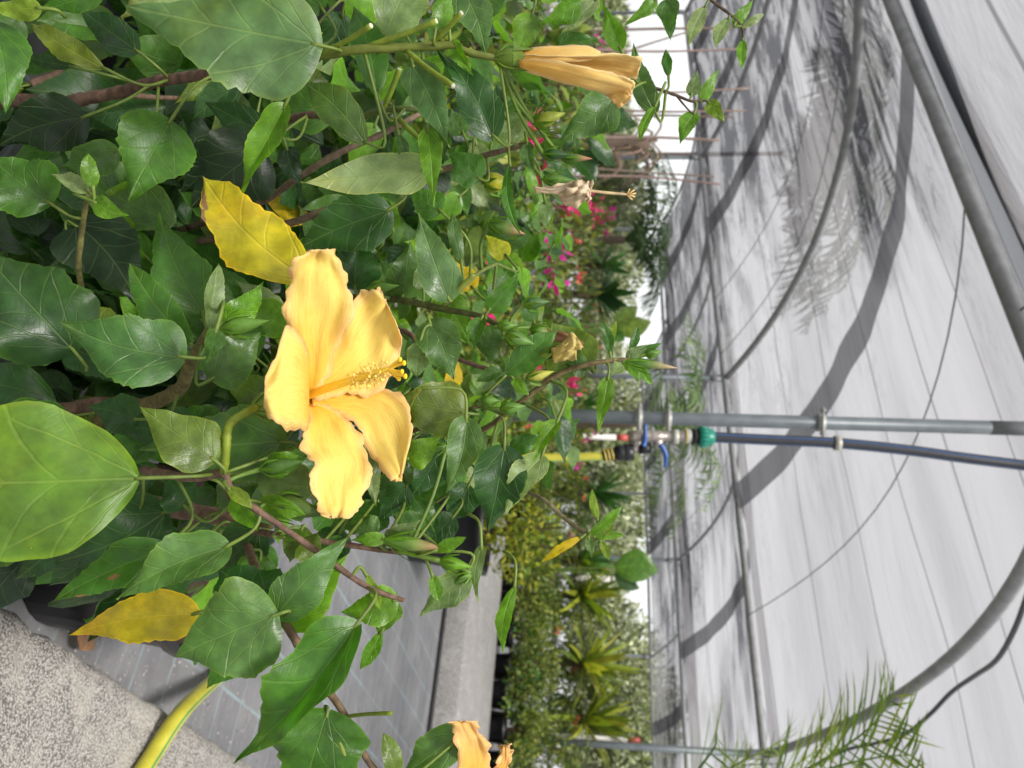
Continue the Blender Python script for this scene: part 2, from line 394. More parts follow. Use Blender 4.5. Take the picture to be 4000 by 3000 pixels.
# ---------------------------------------------------------------- shade house: one thing
house = empty('shade_house', gp(0, 0)); tag(house, 'arched shade house of grey steel tubes roofed with pale grey netting', 'shade house')
STEEL = (.27, .275, .28)
HS = [-2 * BAY, -BAY, 0, BAY, 2 * BAY]
def arch(h0, t, dz=0): return h0 + BAY * t, GZ + 4 * RISE * t * (1 - t) + dz
for hi, h in enumerate(HS):
    mb = MB()
    r = .038 if h == -BAY else .034
    tube(mb, [gp(s, h, GZ - .02 + random.gauss(0, .003)) for s in np.linspace(S0, S1, 13)], r, 12, STEEL)
    mb.build('gutter', MAT['steel'], house)
    for k in range(-2, 4):
        s = k * SP
        p = gp(s, h)
        if p.y < .5: continue
        mb = MB(); tube(mb, [p, gp(s, h, GZ - .05)], .0235 if h == -BAY else .03, 14, (.165, .19, .205))
        if h == -BAY and k == 0:
            tube(mb, [gp(s, h, at(3836, 1668, 2.7).z), gp(s, h, GZ - .045)], .0245, 14, (.20, .21, .215))
        mb.build('post', MAT['steel'], house)
        if h >= 0:
            mb = MB(); tube(mb, [gp(s, h, GZ - .16), gp(s, h, GZ - .055)], .042, 12, (.34, .35, .36)); mb.build('post_cap', MAT['steel'], house)
for h in HS[:-1]:
    for k in range(-2, 4):
        s = k * SP
        pts = [gp(s, *arch(h, t)) for t in np.linspace(0, 1, 25)]
        mb = MB(); tube(mb, pts, .036 if h == -BAY else .026, 10, (.34, .345, .35) if h <= -BAY else (.34, .345, .35)); mb.build('hoop', MAT['steel'], house)
        for off in ((.5,) if h != -BAY else (1.2,) if k == 0 else (.33, 1.2)):
            pts = [gp(s + off, *arch(h, t, -.03 - .02 * math.sin(7 * t))) for t in np.linspace(0, 1, 17)]
            mb = MB(); tube(mb, pts, .0045, 6, (.14, .14, .15)); mb.build('tension_wire', MAT['steel'], house)
# netting, a vault over each bay, sagging a little between the hoops
def vault(h0, s0, s1, ns, na, dz=.035, seed=0, edge=0):
    r = np.random.default_rng(seed); vs = []; uv = []
    ph = r.uniform(0, 6, 6)
    for i in range(ns + 1):
        s = s0 + (s1 - s0) * i / ns
        for j in range(na + 1):
            t = j / na; hh, z = arch(h0, t, dz)
            sag = -.035 * abs(math.sin(math.pi * s / SP)) * math.sin(math.pi * t)
            wr = .012 * math.sin(11 * t + 1.3 * s + ph[0]) * math.sin(2.1 * s + ph[1]) + .010 * math.sin(31 * t + .7 * s + ph[2]) + .006 * math.sin(53 * t - 2.2 * s + ph[3])
            vs.append(gp(s, hh, z + sag + wr * math.sin(math.pi * t) ** .3)); uv.append((s + 7 * seed, t * 5.2 + 2.3 * seed))
    fs = [[i * (na + 1) + j, (i + 1) * (na + 1) + j, (i + 1) * (na + 1) + j + 1, i * (na + 1) + j + 1] for i in range(ns) for j in range(na)]
    mb = MB(); mb.add(vs, fs, uv); return mb
def seeded(o, k):
    a = o.data.attributes.new('seed', 'FLOAT', 'POINT'); a.data.foreach_set('value', [float(k)] * len(o.data.vertices))
for k, h in enumerate(HS[:-1]):
    seeded(vault(h, S0, S1, 110, 60, .04, k + 1).build('shade_net', MAT['net'], house), k + 1 + (1.6 if k == 0 else 0))
seeded(vault(HS[0] - BAY, S0, S1, 60, 30, .04, 9).build('shade_net', MAT['net'], house), 10.6)
# darker doubled strips of net where two widths overlap
for h in HS[1:-1]:
    for s0, wd in ((2.35, .27), (2.35 + SP, .34), (2.3 + 2 * SP, .4), (2.35 - SP, .27), (5.0 + SP * .9, .3)):
        vault(h, s0 + random.uniform(-.05, .05), s0 + wd, 4, 40, .0, int(s0 * 10) % 7).build('net_strip', MAT['net_dark'], house)
# small clips hanging under the gutters and a black hose tied along the near one
mb = MB()
hb_pts = [gp(s, -BAY + .03, GZ - .105 - .05 * abs(math.sin(s * 1.9)) * (.4 + .6 * math.sin(s * .7) ** 2)) for s in np.linspace(-1, S1, 60)]
hose_run = tube(mb, [gp(s, -BAY - .06 + .02 * math.sin(1.3 * s), GZ + .085 + .02 * math.sin(s * 1.9)) for s in np.linspace(-1, S1, 60)], .034, 10, (.035, .04, .05))
tag(mb.build('overhead_pipe', MAT['plastic']), 'thick black pipe tied along the nearest overhead steel beam', 'pipe')
mb = MB()
tube(mb, catmull([gp(-.22 + .03 * math.sin(4 * h), h, z) for h, z in [(arch(-BAY, t)[0], arch(-BAY, t)[1] - .06 - .02 * math.sin(9 * t)) for t in np.linspace(.02, .98, 14)]], 4), .012, 8, (.05, .05, .055))
tag(mb.build('hanging_cable', MAT['plastic']), 'black cable slung below the near roof arch beside the palm', 'cable')

# ================================================================ hibiscus shrubs
TINT = dict(D=(.021, .075, .012), K=(.009, .032, .008), M=(.050, .150, .011), B=(.110, .255, .008), L=(.200, .300, .022), O=(.105, .165, .018),
            Y=(.62, .44, .016), C=(.58, .44, .018), P=(.23, .31, .12), G=(.072, .160, .030), S=(.165, .245, .085), N=(.30, .16, .09))
def jit(c, a=.12):
    k = 1 + random.uniform(-a, a); return tuple(max(0, x * k * (1 + random.uniform(-a * .4, a * .4))) for x in c)
PS = [0, .02, .07, .15, .26, .38, .5, .62, .74, .85, .93, 1.0]
PW = [.05, .44, .76, .95, 1.0, .94, .81, .62, .41, .21, .10, .0]
PWN = [.05, .22, .42, .66, .86, .98, 1.0, .92, .72, .45, .22, .0]       # narrower, elliptic blade
_ss = np.linspace(0, 1, 201)
def _smooth(w):
    q = np.interp(_ss, PS, w); k = np.hanning(17); k /= k.sum(); e = np.concatenate([np.full(8, q[0]), q, np.full(8, q[-1])]); r = np.convolve(e, k, 'valid')
    f = np.clip(_ss / .06, 0, 1); return q * (1 - f) + r * f * np.clip((1 - _ss) / .03, 0, 1)
TW, TWN = _smooth(PW), _smooth(PWN)
def leaf_geo(L, W, ns=28, nh=5, bend=.5, fold=.16, wave=.085, curl=.10, teeth=.09, narrow=False, twist=0., rs=None, asym=0., brown=None, lobe=.06):
    """blade along +X, width along Y, upper side +Z. Returns verts, faces, uv, edge, brown"""
    rs = rs or random
    ph1, ph2, k1 = rs.uniform(0, 6.3), rs.uniform(0, 6.3), rs.uniform(7, 13)
    vs = []; uv = []; ed = []; br = []
    lat = rs.uniform(-.07, .07); kl = rs.uniform(6, 11)
    for i in range(ns + 1):
        s = (i / ns) ** 1.25
        w = np.interp(s, _ss, TWN if narrow else TW) * W * .5
        if bend: R = L / bend; x = R * math.sin((s - .5) * bend) + R * math.sin(.5 * bend); z0 = R * (math.cos((s - .5) * bend) - math.cos(.5 * bend))
        else: x = s * L; z0 = 0
        yc = lat * L * math.sin(math.pi * s)
        for j in range(-nh, nh + 1):
            t = j / nh; a = abs(t)
            ww = w * (1 + asym * (1 if t > 0 else -1)) * (1 + lobe * (math.sin(kl * s + (ph1 if t > 0 else ph2)) + .6 * math.sin(2.3 * kl * s + (ph2 if t > 0 else ph1))) * min(1, 3 * s))
            if a == 1 and s > .22 and teeth: ww *= 1 + teeth * (rs.uniform(-.9, .35) if i % 2 else rs.uniform(.0, .75)) * min(1, s * 1.8)
            y = t * ww * math.cos(fold * 1.2)
            xo = -(a ** 2) * L * .045 * max(0, 1 - s * 9) * (0 if narrow else 1)         # heart-shaped base
            z = z0 + abs(t) * ww * math.sin(fold) * 1.2 - curl * W * a ** 2 * .5
            z += wave * W * a ** 1.6 * math.sin(k1 * s + (ph1 if t > 0 else ph2)) * min(1, s * 5) * (1 - s * .3)
            z += .012 * W * math.sin(19 * s + 5 * t + ph2) * (1 - a) * min(1, 6 * a)
            if twist:
                an = twist * (s - .2); y, z = y * math.cos(an) - (z - z0) * math.sin(an), z0 + y * math.sin(an) + (z - z0) * math.cos(an)
            vs.append((x + xo, y + yc, z)); uv.append((s, .5 + t * ww / L)); ed.append(a)
            bb = 0.
            if brown is not None:
                for (bs, bt, rr) in brown: bb = max(bb, 1.25 - math.hypot(s - bs, (t - bt) * .4) / rr)
            br.append(max(0, min(1.4, bb)))
    m = 2 * nh + 1
    fs = [[i * m + j, (i + 1) * m + j, (i + 1) * m + j + 1, i * m + j + 1] for i in range(ns) for j in range(m - 1)]
    ch = vs[ns * m + nh][0]
    k = L / ch
    return [(x * k, y, z) for x, y, z in vs], fs, uv, ed, br
def set_attr(o, ed, br):
    me = o.data
    a = me.attributes.new('edge', 'FLOAT', 'POINT'); a.data.foreach_set('value', ed)
    if any(br):
        a = me.attributes.new('brown', 'FLOAT', 'POINT'); a.data.foreach_set('value', br)
def frame(B, T, nrm):
    X = (T - B).normalized(); Z = (nrm - X * nrm.dot(X)).normalized(); Y = Z.cross(X)
    return Matrix(((X.x, Y.x, Z.x, B.x), (X.y, Y.y, Z.y, B.y), (X.z, Y.z, Z.z, B.z), (0, 0, 0, 1)))
SH = {}
class Shrub:
    def __init__(s, key, root, name='hibiscus_shrub'):
        s.key = key; s.e = empty(name, root); s.root = V3(root); s.nodes = []; s.nleaf = 0
        SH[key] = s
    def branch(s, pts, r0, r1, tint=(.17, .105, .075), mat='bark', name='branch', reg=True):
        c = catmull(pts, 6); mb = MB()
        nn = len(c); rad = [r0 + (r1 - r0) * i / (nn - 1) for i in range(nn)]
        rad = [r * (1 + (.14 if i % 7 == 3 else random.uniform(-.05, .05))) for i, r in enumerate(rad)]
        tube(mb, c, rad, 9, tint); o = mb.build(name, MAT[mat], s.e)
        if reg: s.nodes += [V3(q) for q in c]
        return o
    def leaf(s, B, T, W, nrm, tint, petiole=True, **kw):
        L = (T - B).length
        vs, fs, uv, ed, br = leaf_geo(L, W, **kw)
        mb = MB(); mb.add(vs, fs, uv, jit(tint)); o = mb.build('leaf', MAT['leaf'], None)
        set_attr(o, ed, br)
        o.parent = s.e; o.matrix_parent_inverse = parent_inv(s.e); o.matrix_basis = frame(B, T, nrm)
        s.nleaf += 1
        if petiole: s.petiole(B, T)
        return o
    def petiole(s, B, T, r=.0011, maxd=.075):
        X = (B - T).normalized()
        best = min(s.nodes, key=lambda q: (q - B).length + .008 * (1 - (q - B).normalized().dot(X)) if (q - B).length > 1e-6 else 9) if s.nodes else None
        if best is None or (best - B).length > maxd:
            best = B + X * .022 + V3((0, .014, -.014))
        mid = B + X * min(.4 * (best - B).length, .02) + (best - B) * .25
        mb = MB(); tube(mb, catmull([B - X * .002, mid, best], 5), [r * 1.25, r, r * 1.2], 6, jit((.13, .19, .03)))
        o = mb.build('petiole', MAT['stem'], s.e); return o
def hand(key, bx, by, bd, tx, ty, td, Wp, tilt, tint, **kw):
    B, T = at(bx, by, bd), at(tx, ty, td); mid = (B + T) / 2; v = (CAMP - mid).normalized()
    X = (T - B).normalized(); N = (v - X * v.dot(X)).normalized()
    N = Quaternion(X, math.radians(tilt)) @ N
    W = px2m(Wp, (bd + td) / 2) / max(.45, math.cos(math.radians(tilt)))
    if kw.pop('flip', False): N = -N
    kw.setdefault('bend', random.uniform(.25, .85)); kw.setdefault('fold', random.uniform(.06, .34)); kw.setdefault('twist', random.uniform(-.55, .55)); kw.setdefault('wave', random.uniform(.06, .13))
    return SH[key].leaf(B, T, W, N, TINT[tint] if isinstance(tint, str) else tint, **kw)

Shrub('A', on_z(640, 1830, 0)); Shrub('B', on_z(300, 330, 0)); Shrub('C', on_z(980, 1050, 0))
for k in 'ABC': SH[k].root.y
A, Bs, Cs = SH['A'], SH['B'], SH['C']
tag(A.e, 'hibiscus shrub in front bearing the wide open yellow flower', 'shrub')
tag(Bs.e, 'hibiscus shrub with a closed orange flower and several cut stems', 'shrub')
tag(Cs.e, 'hibiscus shrub behind the open flower with withered flower and tall budded sprig', 'shrub')
BR, BG = (.17, .105, .075), (.10, .13, .03)
def bpx(key, pts, r0, r1, tint=BR, mat='bark', reg=True):
    """pts: (px, py, depth); radii in px at the mean depth"""
    d = sum(p[2] for p in pts) / len(pts)
    return SH[key].branch([at(*p) for p in pts], px2m(r0, d), px2m(r1, d), tint, mat, reg=reg)
# --- main stems
rA, rB, rC = A.e.location, Bs.e.location, Cs.e.location
def rt(key, dx, dy, z): q = SH[key].e.location; return (q.x + dx, q.y + dy, z)
A.branch([rt('A', .0, .0, .2), at(200, 1850, .8), at(450, 1940, .72), at(760, 2000, .66), at(950, 2051, .63), at(1000, 2190, .62)], .011, .005)
A.branch([at(300, 1900, .78), at(420, 1600, .74), at(560, 1585, .68), at(700, 1520, .62), at(745, 1415, .58), at(815, 1292, .55)], .009, .003, (.14, .12, .045))
A.branch([rt('A', -.02, .01, .2), at(250, 1700, .82), at(330, 1590, .76), at(520, 1590, .72)], .011, .007)
bpx('A', [(560, 1835, .58), (750, 1868, .53), (868, 1850, .51), (905, 1920, .51), (1000, 1990, .51), (1157, 2097, .51), (1410, 2278, .51), (1530, 2330, .52), (1580, 2345, .52)], 18, 9, BR)
bpx('A', [(950, 2051, .63), (990, 2200, .58), (1090, 2392, .50), (1180, 2540, .50), (1270, 2680, .50), (1345, 2790, .50), (1430, 2960, .50), (1540, 3100, .50)], 20, 11, (.15, .10, .06))
bpx('A', [(990, 2075, .60), (1100, 2092, .57), (1300, 2120, .56), (1511, 2151, .56), (1590, 2160, .56)], 14, 9, BR)
bpx('A', [(350, 1250, .72), (308, 1060, .64), (318, 920, .62), (335, 800, .60), (350, 740, .60)], 12, 9, (.16, .15, .05))
bpx('A', [(880, 1900, .58), (940, 2020, .58), (1060, 2060, .56)], 12, 8, (.10, .08, .03))
# cut stub on the lower right stem, and petiole-like twig
bpx('A', [(1340, 2800, .50), (1430, 2790, .49), (1530, 2786, .48)], 7, 8, (.16, .22, .02), 'stem', False)
bpx('A', [(1270, 2760, .49), (1320, 2880, .485), (1370, 3020, .48)], 9, 9, (.22, .27, .03), 'stem')
# shrub B
bpx('B', [(-250, 420, .78), (80, 392, .74), (230, 402, .72), (340, 385, .70), (470, 360, .69), (600, 322, .66), (740, 300, .64), (1000, 260, .60), (1240, 222, .56)], 30, 17, (.15, .09, .065))
bpx('B', [(470, 365, .69), (600, 380, .72), (760, 385, .76)], 12, 8)
bpx('B', [(120, 330, .85), (300, 260, .88), (480, 170, .90), (700, 120, .9)], 16, 10)
bpx('B', [(1225, 222, .56), (1390, 195, .55), (1580, 185, .55), (1700, 180, .55), (1770, 178, .55), (1830, 205, .55), (1950, 230, .55)], 19, 13, (.14, .17, .025), 'stem')
for a, b in [((1255, 208, .55), (1450, 100, .52)), ((1440, 178, .55), (1705, 82, .53)), ((1690, 162, .55), (1803, 50, .53)), ((1588, 198, .55), (1770, 336, .52)), ((1498, 425, .62), (1560, 270, .60)), ((1545, 450, .62), (1668, 565, .60))]:
    bpx('B', [a, tuple((np.array(a) + np.array(b)) / 2 + np.array([0, 6, 0])), b], 10, 11, (.20, .27, .025), 'stem', False)
    d = np.array(at(*b)) - np.array(at(*a)); d /= np.linalg.norm(d)
    mb = MB(); lathe(mb, np.array(at(*b)) - d * .0003, d, [(0, px2m(10.8, .53)), (.0007, px2m(9, .53)), (.0007, 0)], 12, (.62, .62, .48)); mb.build('cut_end', MAT['rough'], Bs.e)
bpx('B', [(1420, 455, .66), (1500, 430, .64), (1600, 425, .63), (1700, 440, .64)], 14, 9, BG, 'stem')
bpx('B', [(900, 560, .8), (1170, 455, .7), (1320, 462, .68), (1430, 455, .66)], 17, 12)
bpx('B', [(2680, -80, .68), (2790, 10, .68), (2850, 55, .68), (2895, 102, .68), (2905, 158, .68)], 7, 4, (.10, .07, .05))
bpx('B', [(2300, 330, .7), (2480, 330, .69), (2560, 345, .68), (2640, 372, .68), (2700, 395, .68), (2742, 392, .68), (2775, 398, .68)], 8, 4, (.10, .07, .05))
bpx('B', [(2640, 372, .68), (2690, 430, .68), (2712, 445, .68)], 4, 3, (.10, .07, .05))
# shrub C
bpx('C', [(700, 900, .85), (1000, 800, .74), (1170, 690, .68), (1330, 595, .66), (1480, 530, .66), (1620, 455, .66), (1740, 390, .68)], 15, 9, (.20, .14, .10))
bpx('C', [(560, 960, .85), (800, 940, .8), (1100, 880, .70), (1250, 830, .68), (1395, 777, .68), (1480, 730, .68), (1765, 652, .66), (1900, 606, .64), (1960, 590, .63), (2060, 560, .62)], 17, 9, (.19, .13, .09))
bpx('C', [(1100, 1180, .85), (1400, 1160, .72), (1560, 1172, .64), (1723, 1206, .62), (1881, 1238, .61), (1990, 1300, .60)], 16, 9, (.09, .10, .03))
bpx('C', [(1735, 1200, .62), (1800, 1130, .63), (1870, 1065, .66), (1940, 1030, .68)], 10, 7, (.12, .15, .03), 'stem')
bpx('C', [(1300, 1280, .85), (1560, 1290, .72), (1650, 1350, .70), (1795, 1405, .68), (1960, 1460, .66), (2000, 1470, .65), (2060, 1440, .64)], 12, 8)
bpx('C', [(1500, 1800, .80), (1680, 1740, .70), (1880, 1681, .66), (2007, 1591, .64), (2170, 1468, .63), (2290, 1425, .62), (2400, 1408, .62), (2480, 1404, .62)], 13, 8, (.17, .13, .06))
bpx('C', [(1500, 1720, .80), (1620, 1680, .66), (1730, 1640, .62), (1800, 1608, .61), (1880, 1585, .61)], 11, 7, (.12, .09, .04))
bpx('C', [(1663, 1220, .62), (1700, 1260, .61), (1778, 1330, .60)], 8, 9, (.18, .23, .04), 'stem')
bpx('C', [(1725, 1200, .62), (1790, 1130, .60), (1850, 1072, .59)], 8, 9, (.22, .27, .04), 'stem')
bpx('C', [(1930, 1900, .8), (2095, 1937, .68), (2200, 2020, .66), (2280, 2080, .65), (2330, 2105, .65)], 8, 9, (.22, .19, .10))
bpx('C', [(1595, 1600, .58), (1620, 1550, .57), (1645, 1515, .56)], 5, 6, (.2, .26, .04), 'stem')

# --- hand placed leaves  (shrub, base px/py/depth, tip px/py/depth, width px, tilt, colour)
HL = [
 ('A', 540, 1868, .475, -420, 1890, .44, 620, 4, (.095, .19, .014), dict(bend=.45, fold=.08, wave=.06, teeth=.01, lobe=.035, twist=.1, narrow=True, ns=40, nh=7, brown=[(.33, -.35, .02), (.22, .9, .03)])),
 ('A', 832, 1792, .50, 545, 1588, .492, 225, 12, 'O', dict(bend=.5, fold=.12, teeth=.0)),
 ('A', 1097, 1722, .555, 540, 1760, .55, 310, 0, 'G', dict(bend=.2, fold=.08)),
 ('A', 535, 1640, .60, 342, 1590, .60, 160, 0, 'D', {}),
 ('A', 642, 2005, .60, 205, 2200, .57, 300, 8, 'D', {}),
 ('A', 884, 2137, .50, 452, 2340, .48, 215, 22, 'G', dict(fold=.35)),
 ('A', 625, 2150, .535, 203, 2352, .52, 185, 10, 'M', dict(brown=[(.42, .35, .10), (.75, 1., .12)])),
 ('A', 760, 2400, .56, 270, 2480, .55, 215, 0, 'C', dict(bend=.3, brown=[(1., 0, .07), (.8, -1., .1)])),
 ('A', 1066, 2405, .475, 680, 2570, .468, 385, 0, 'G', dict(bend=.75, fold=.05)),
 ('A', 1062, 2398, .495, 850, 2215, .52, 290, 0, 'D', {}),
 ('A', 1085, 2400, .49, 1362, 2100, .505, 190, 6, 'G', dict(fold=.2)),
 ('A', 1085, 2420, .505, 1352, 2170, .515, 230, -10, 'B', {}),
 ('A', 1050, 2455, .515, 806, 2690, .515, 210, 5, 'M', {}),
 ('A', 1545, 2345, .52, 1330, 2392, .52, 150, 0, 'B', dict(bend=.5)),
 ('A', 1535, 2350, .53, 1480, 2490, .53, 120, 5, 'B', {}),
 ('A', 1490, 2468, .53, 1406, 2614, .525, 62, 10, 'B', dict(narrow=True)),
 ('A', 1384, 2452, .475, 918, 2985, .46, 330, 24, 'M', dict(fold=.62, bend=.5, wave=.12, twist=.2)),
 ('A', 1278, 2790, .485, 1175, 3150, .48, 400, 0, 'M', dict(fold=.12)),
 ('A', 1548, 3030, .50, 1497, 2862, .50, 82, 8, 'O', dict(narrow=True)),
 ('A', 1790, 2865, .53, 1530, 3050, .52, 160, 15, 'G', {}),
 ('A', 1005, 1870, .56, 1255, 1905, .56, 200, 0, 'S', dict(narrow=True)),
 ('A', 705, 1396, .525, 230, 1257, .50, 305, 14, (.055, .145, .03), dict(bend=.3)),
 ('A', 278, 1358, .58, -75, 975, .56, 430, 0, 'D', dict(brown=[(.5, .3, .045)])),
 ('A', 792, 1222, .60, 620, 823, .60, 230, 5, 'M', dict(brown=[(.52, -.1, .05)])),
 ('A', 748, 1348, .57, 506, 1028, .565, 140, -10, 'M', dict(narrow=True, teeth=.09)),
 ('A', 822, 1284, .53, 853, 1028, .53, 98, 20, 'S', dict(narrow=True, fold=.5)),
 ('A', 890, 1262, .535, 1030, 1100, .54, 115, 5, 'B', {}),
 ('A', 833, 1480, .545, 1022, 1295, .555, 210, 0, 'G', {}),
 ('A', 845, 1290, .50, 803, 1424, .50, 78, 10, 'M', {}),
 ('A', 300, 880, .69, 545, 1200, .68, 310, 0, 'K', {}),
 ('A', 370, 790, .57, 504, 843, .57, 82, 0, 'B', dict(teeth=0)),
 ('A', 288, 1362, .64, 478, 1506, .64, 175, 0, 'D', {}),
 ('A', 1205, 1100, .565, 790, 685, .575, 270, 6, (.50, .43, .012), dict(bend=.3, fold=.15, narrow=True, lobe=.10, brown=[(.86, .75, .15), (.75, 1., .10), (.97, 0, .06)])),
 ('A', 1090, 1570, .58, 850, 1470, .58, 140, 0, 'O', {}),
 ('A', 190, 790, .60, -40, 612, .59, 270, 0, 'M', {}),
 ('A', 365, 735, .575, 344, 598, .57, 68, 0, 'B', dict(narrow=True, teeth=.02)),
 ('A', 338, 748, .58, 196, 678, .58, 74, 15, 'P', dict(fold=.4)),
 ('A', 700, 2200, .62, 560, 2010, .63, 200, 0, 'D', {}),
 ('A', 1010, 2070, .60, 850, 2230, .62, 190, 0, 'D', {}),
 ('A', 905, 1935, .53, 1010, 2075, .515, 80, 15, 'B', dict(narrow=True, teeth=0)),
 ('A', 890, 1905, .50, 985, 1985, .495, 60, 0, 'L', dict(narrow=True, teeth=0)),
 ('A', 1010, 1960, .52, 1190, 2010, .51, 90, 20, 'B', dict(narrow=True, teeth=0)),
 ('A', 1110, 2100, .53, 1205, 2090, .52, 50, 0, 'B', dict(narrow=True, teeth=0)),
 ('A', 1180, 2120, .55, 1260, 2190, .55, 130, 0, 'O', {}),
 ('A', 1340, 2110, .57, 1210, 2180, .57, 80, 0, 'M', {}),
 ('A', 1010, 1830, .53, 1200, 1780, .53, 100, 0, 'B', dict(narrow=True, teeth=0)),
 ('A', 1430, 2240, .52, 1490, 2390, .515, 40, 0, 'L', dict(narrow=True, teeth=0)),
 ('A', 1330, 2075, .60, 1230, 2240, .60, 150, 0, 'D', {}),
 ('A', 1500, 1990, .61, 1360, 2090, .61, 150, 0, 'M', {}),
 ('A', 1440, 1850, .62, 1330, 2020, .62, 170, 0, 'D', {}),
 ('A', 1620, 1850, .63, 1480, 2010, .63, 200, 0, 'G', {}),
 ('A', 1700, 1960, .62, 1560, 2080, .62, 150, 0, 'D', {}),
 ('A', 1650, 2080, .60, 1520, 2000, .60, 110, 0, 'G', {}),
 ('A', 660, 2140, .58, 470, 2330, .57, 220, 0, 'D', {}),
 ('A', 430, 2120, .60, 190, 2290, .60, 220, 0, 'D', {}),
 ('A', 820, 2080, .60, 700, 2260, .60, 200, 0, 'D', {}),
 ('A', 420, 2050, .62, 120, 2150, .62, 220, 0, 'K', {}),
 ('A', 1020, 2180, .60, 960, 2330, .60, 160, 0, 'M', {}),
 ('A', 720, 1980, .58, 640, 1860, .58, 150, 0, 'D', {}),
 ('A', 1180, 2060, .56, 1130, 2200, .56, 130, 0, 'O', {}),
 ('A', 1560, 1760, .64, 1440, 1880, .64, 170, 0, 'D', {}),
 ('A', 1700, 1830, .64, 1640, 2010, .64, 170, 0, 'M', {}),
 ('A', 1420, 1960, .63, 1290, 2060, .63, 170, 0, 'G', {}),
 ('A', 1770, 2020, .63, 1650, 2140, .63, 120, 0, 'D', {}),
 ('A', 1830, 1900, .64, 1740, 2040, .64, 150, 0, 'D', {}),
 # B
 ('B', 1228, 172, .53, 488, 22, .505, 440, 16, (.080, .165, .048), dict(bend=.25, fold=.1, wave=.07, asym=.12)),
 ('B', 830, -150, .57, 470, 65, .56, 330, 0, 'S', {}),
 ('B', 662, 475, .585, 500, 780, .57, 295, -5, 'M', dict(fold=.14)),
 ('B', 325, 458, .62, -10, 570, .62, 240, 0, 'K', {}),
 ('B', 456, 592, .63, 226, 648, .63, 150, 0, 'G', dict(wave=.2)),
 ('B', -30, 90, .55, 22, 442, .55, 205, 0, 'M', {}),
 ('B', 152, 30, .54, -50, 34, .54, 95, 0, 'L', dict(wave=.2)),
 ('B', 390, -30, .56, 140, 45, .56, 95, 0, 'M', {}),
 ('B', 402, 266, .60, 118, 85, .60, 100, 0, (.17, .22, .02), dict(wave=.25, narrow=True)),
 ('B', 532, 195, .63, 305, 25, .63, 135, 0, 'D', dict(teeth=0)),
 ('B', 277, 260, .63, 98, 222, .63, 52, 0, 'D', dict(narrow=True)),
 ('B', 60, 60, .62, -40, 200, .62, 140, 0, 'G', {}),
 ('B', 1015, 590, .66, 745, 810, .66, 310, 0, 'K', {}),
 ('B', 1030, 520, .66, 795, 395, .66, 140, 0, 'D', {}),
 ('B', 1505, 146, .57, 1640, -120, .57, 230, 0, 'S', dict(narrow=True)),
 ('B', 1472, 372, .59, 1378, 20, .59, 140, 12, 'M', dict(narrow=True)),
 ('B', 1700, 118, .54, 1735, -50, .54, 82, 15, 'B', dict(narrow=True)),
 ('B', 1790, -60, .57, 1900, 222, .57, 165, -10, 'G', {}),
 ('B', 1612, 255, .55, 1752, 575, .545, 165, 14, (.085, .17, .05), dict(bend=.5, fold=.2)),
 ('B', 1670, 508, .57, 1692, 806, .565, 95, 8, 'B', dict(fold=.2, teeth=.08)),
 ('B', 1923, 533, .56, 1708, 190, .55, 180, 12, 'D', dict(fold=.35, bend=.3)),
 ('B', 1428, 562, .575, 1190, 325, .57, 155, 0, (.06, .11, .02), dict(narrow=True, teeth=.02)),
 ('B', 1112, 418, .58, 930, 765, .59, 140, 22, 'B', dict(fold=.5)),
 ('B', 1120, 580, .62, 1182, 735, .62, 95, 0, 'K', {}),
 ('B', 1770, 170, .55, 1850, 300, .545, 70, 20, 'B', dict(fold=.5)),
 ('B', 1340, 60, .62, 1260, 260, .63, 120, 0, 'D', {}),
 ('B', 1260, 30, .6, 1110, -80, .6, 180, 0, 'M', {}),
 ('B', 2300, -20, .62, 2110, 90, .62, 120, 0, 'B', {}),
 ('B', 2180, 185, .62, 2335, 148, .62, 100, 0, 'M', {}),
 ('B', 2330, 0, .62, 2180, 150, .62, 70, 25, 'P', {}),
 ('B', 2422, 190, .64, 2355, 15, .64, 88, 0, 'B', {}),
 ('B', 2560, 0, .64, 2440, 95, .64, 60, 10, 'B', {}),
 ('B', 2080, 60, .63, 2010, 240, .63, 110, 0, 'B', {}),
 ('B', 2395, 395, .64, 2190, 552, .64, 178, 0, 'G', dict(wave=.12)),
 ('B', 2555, 432, .66, 2475, 165, .66, 95, 0, 'G', {}),
 ('B', 2560, 412, .64, 2498, 555, .63, 40, 20, 'B', dict(narrow=True)),
 ('B', 2608, 0, .66, 2618, 158, .66, 92, 15, 'G', {}),
 ('B', 2756, 22, .68, 2688, 178, .68, 60, 10, 'P', dict(narrow=True)),
 ('B', 2848, 68, .68, 2794, 184, .68, 55, 10, 'P', dict(narrow=True)),
 ('B', 2868, 92, .68, 2944, -4, .68, 48, 0, 'B', {}),
 ('B', 2898, 108, .68, 2985, 55, .68, 34, 0, 'P', dict(narrow=True)),
 ('B', 2902, 152, .68, 2898, 268, .68, 42, 0, 'B', dict(narrow=True)),
 ('B', 2742, 392, .68, 2812, 272, .68, 52, 20, 'B', {}),
 ('B', 2700, 372, .68, 2725, 272, .68, 55, 0, 'S', {}),
 ('B', 2768, 400, .68, 2830, 480, .68, 62, 0, 'L', {}),
 ('B', 2712, 442, .68, 2655, 568, .68, 72, 10, 'B', dict(teeth=.1)),
 ('B', 2612, 300, .68, 2600, 190, .68, 40, 0, 'M', dict(narrow=True)),
 # C
 ('C', 1665, 662, .585, 1176, 716, .58, 180, 30, 'P', dict(fold=.1, flip=True, teeth=.02)),
 ('C', 1555, 520, .60, 1582, 662, .60, 48, 0, 'G', dict(narrow=True)),
 ('C', 1514, 824, .66, 1140, 985, .66, 240, 0, 'D', {}),
 ('C', 1385, 1122, .68, 1390, 905, .68, 215, 0, 'D', {}),
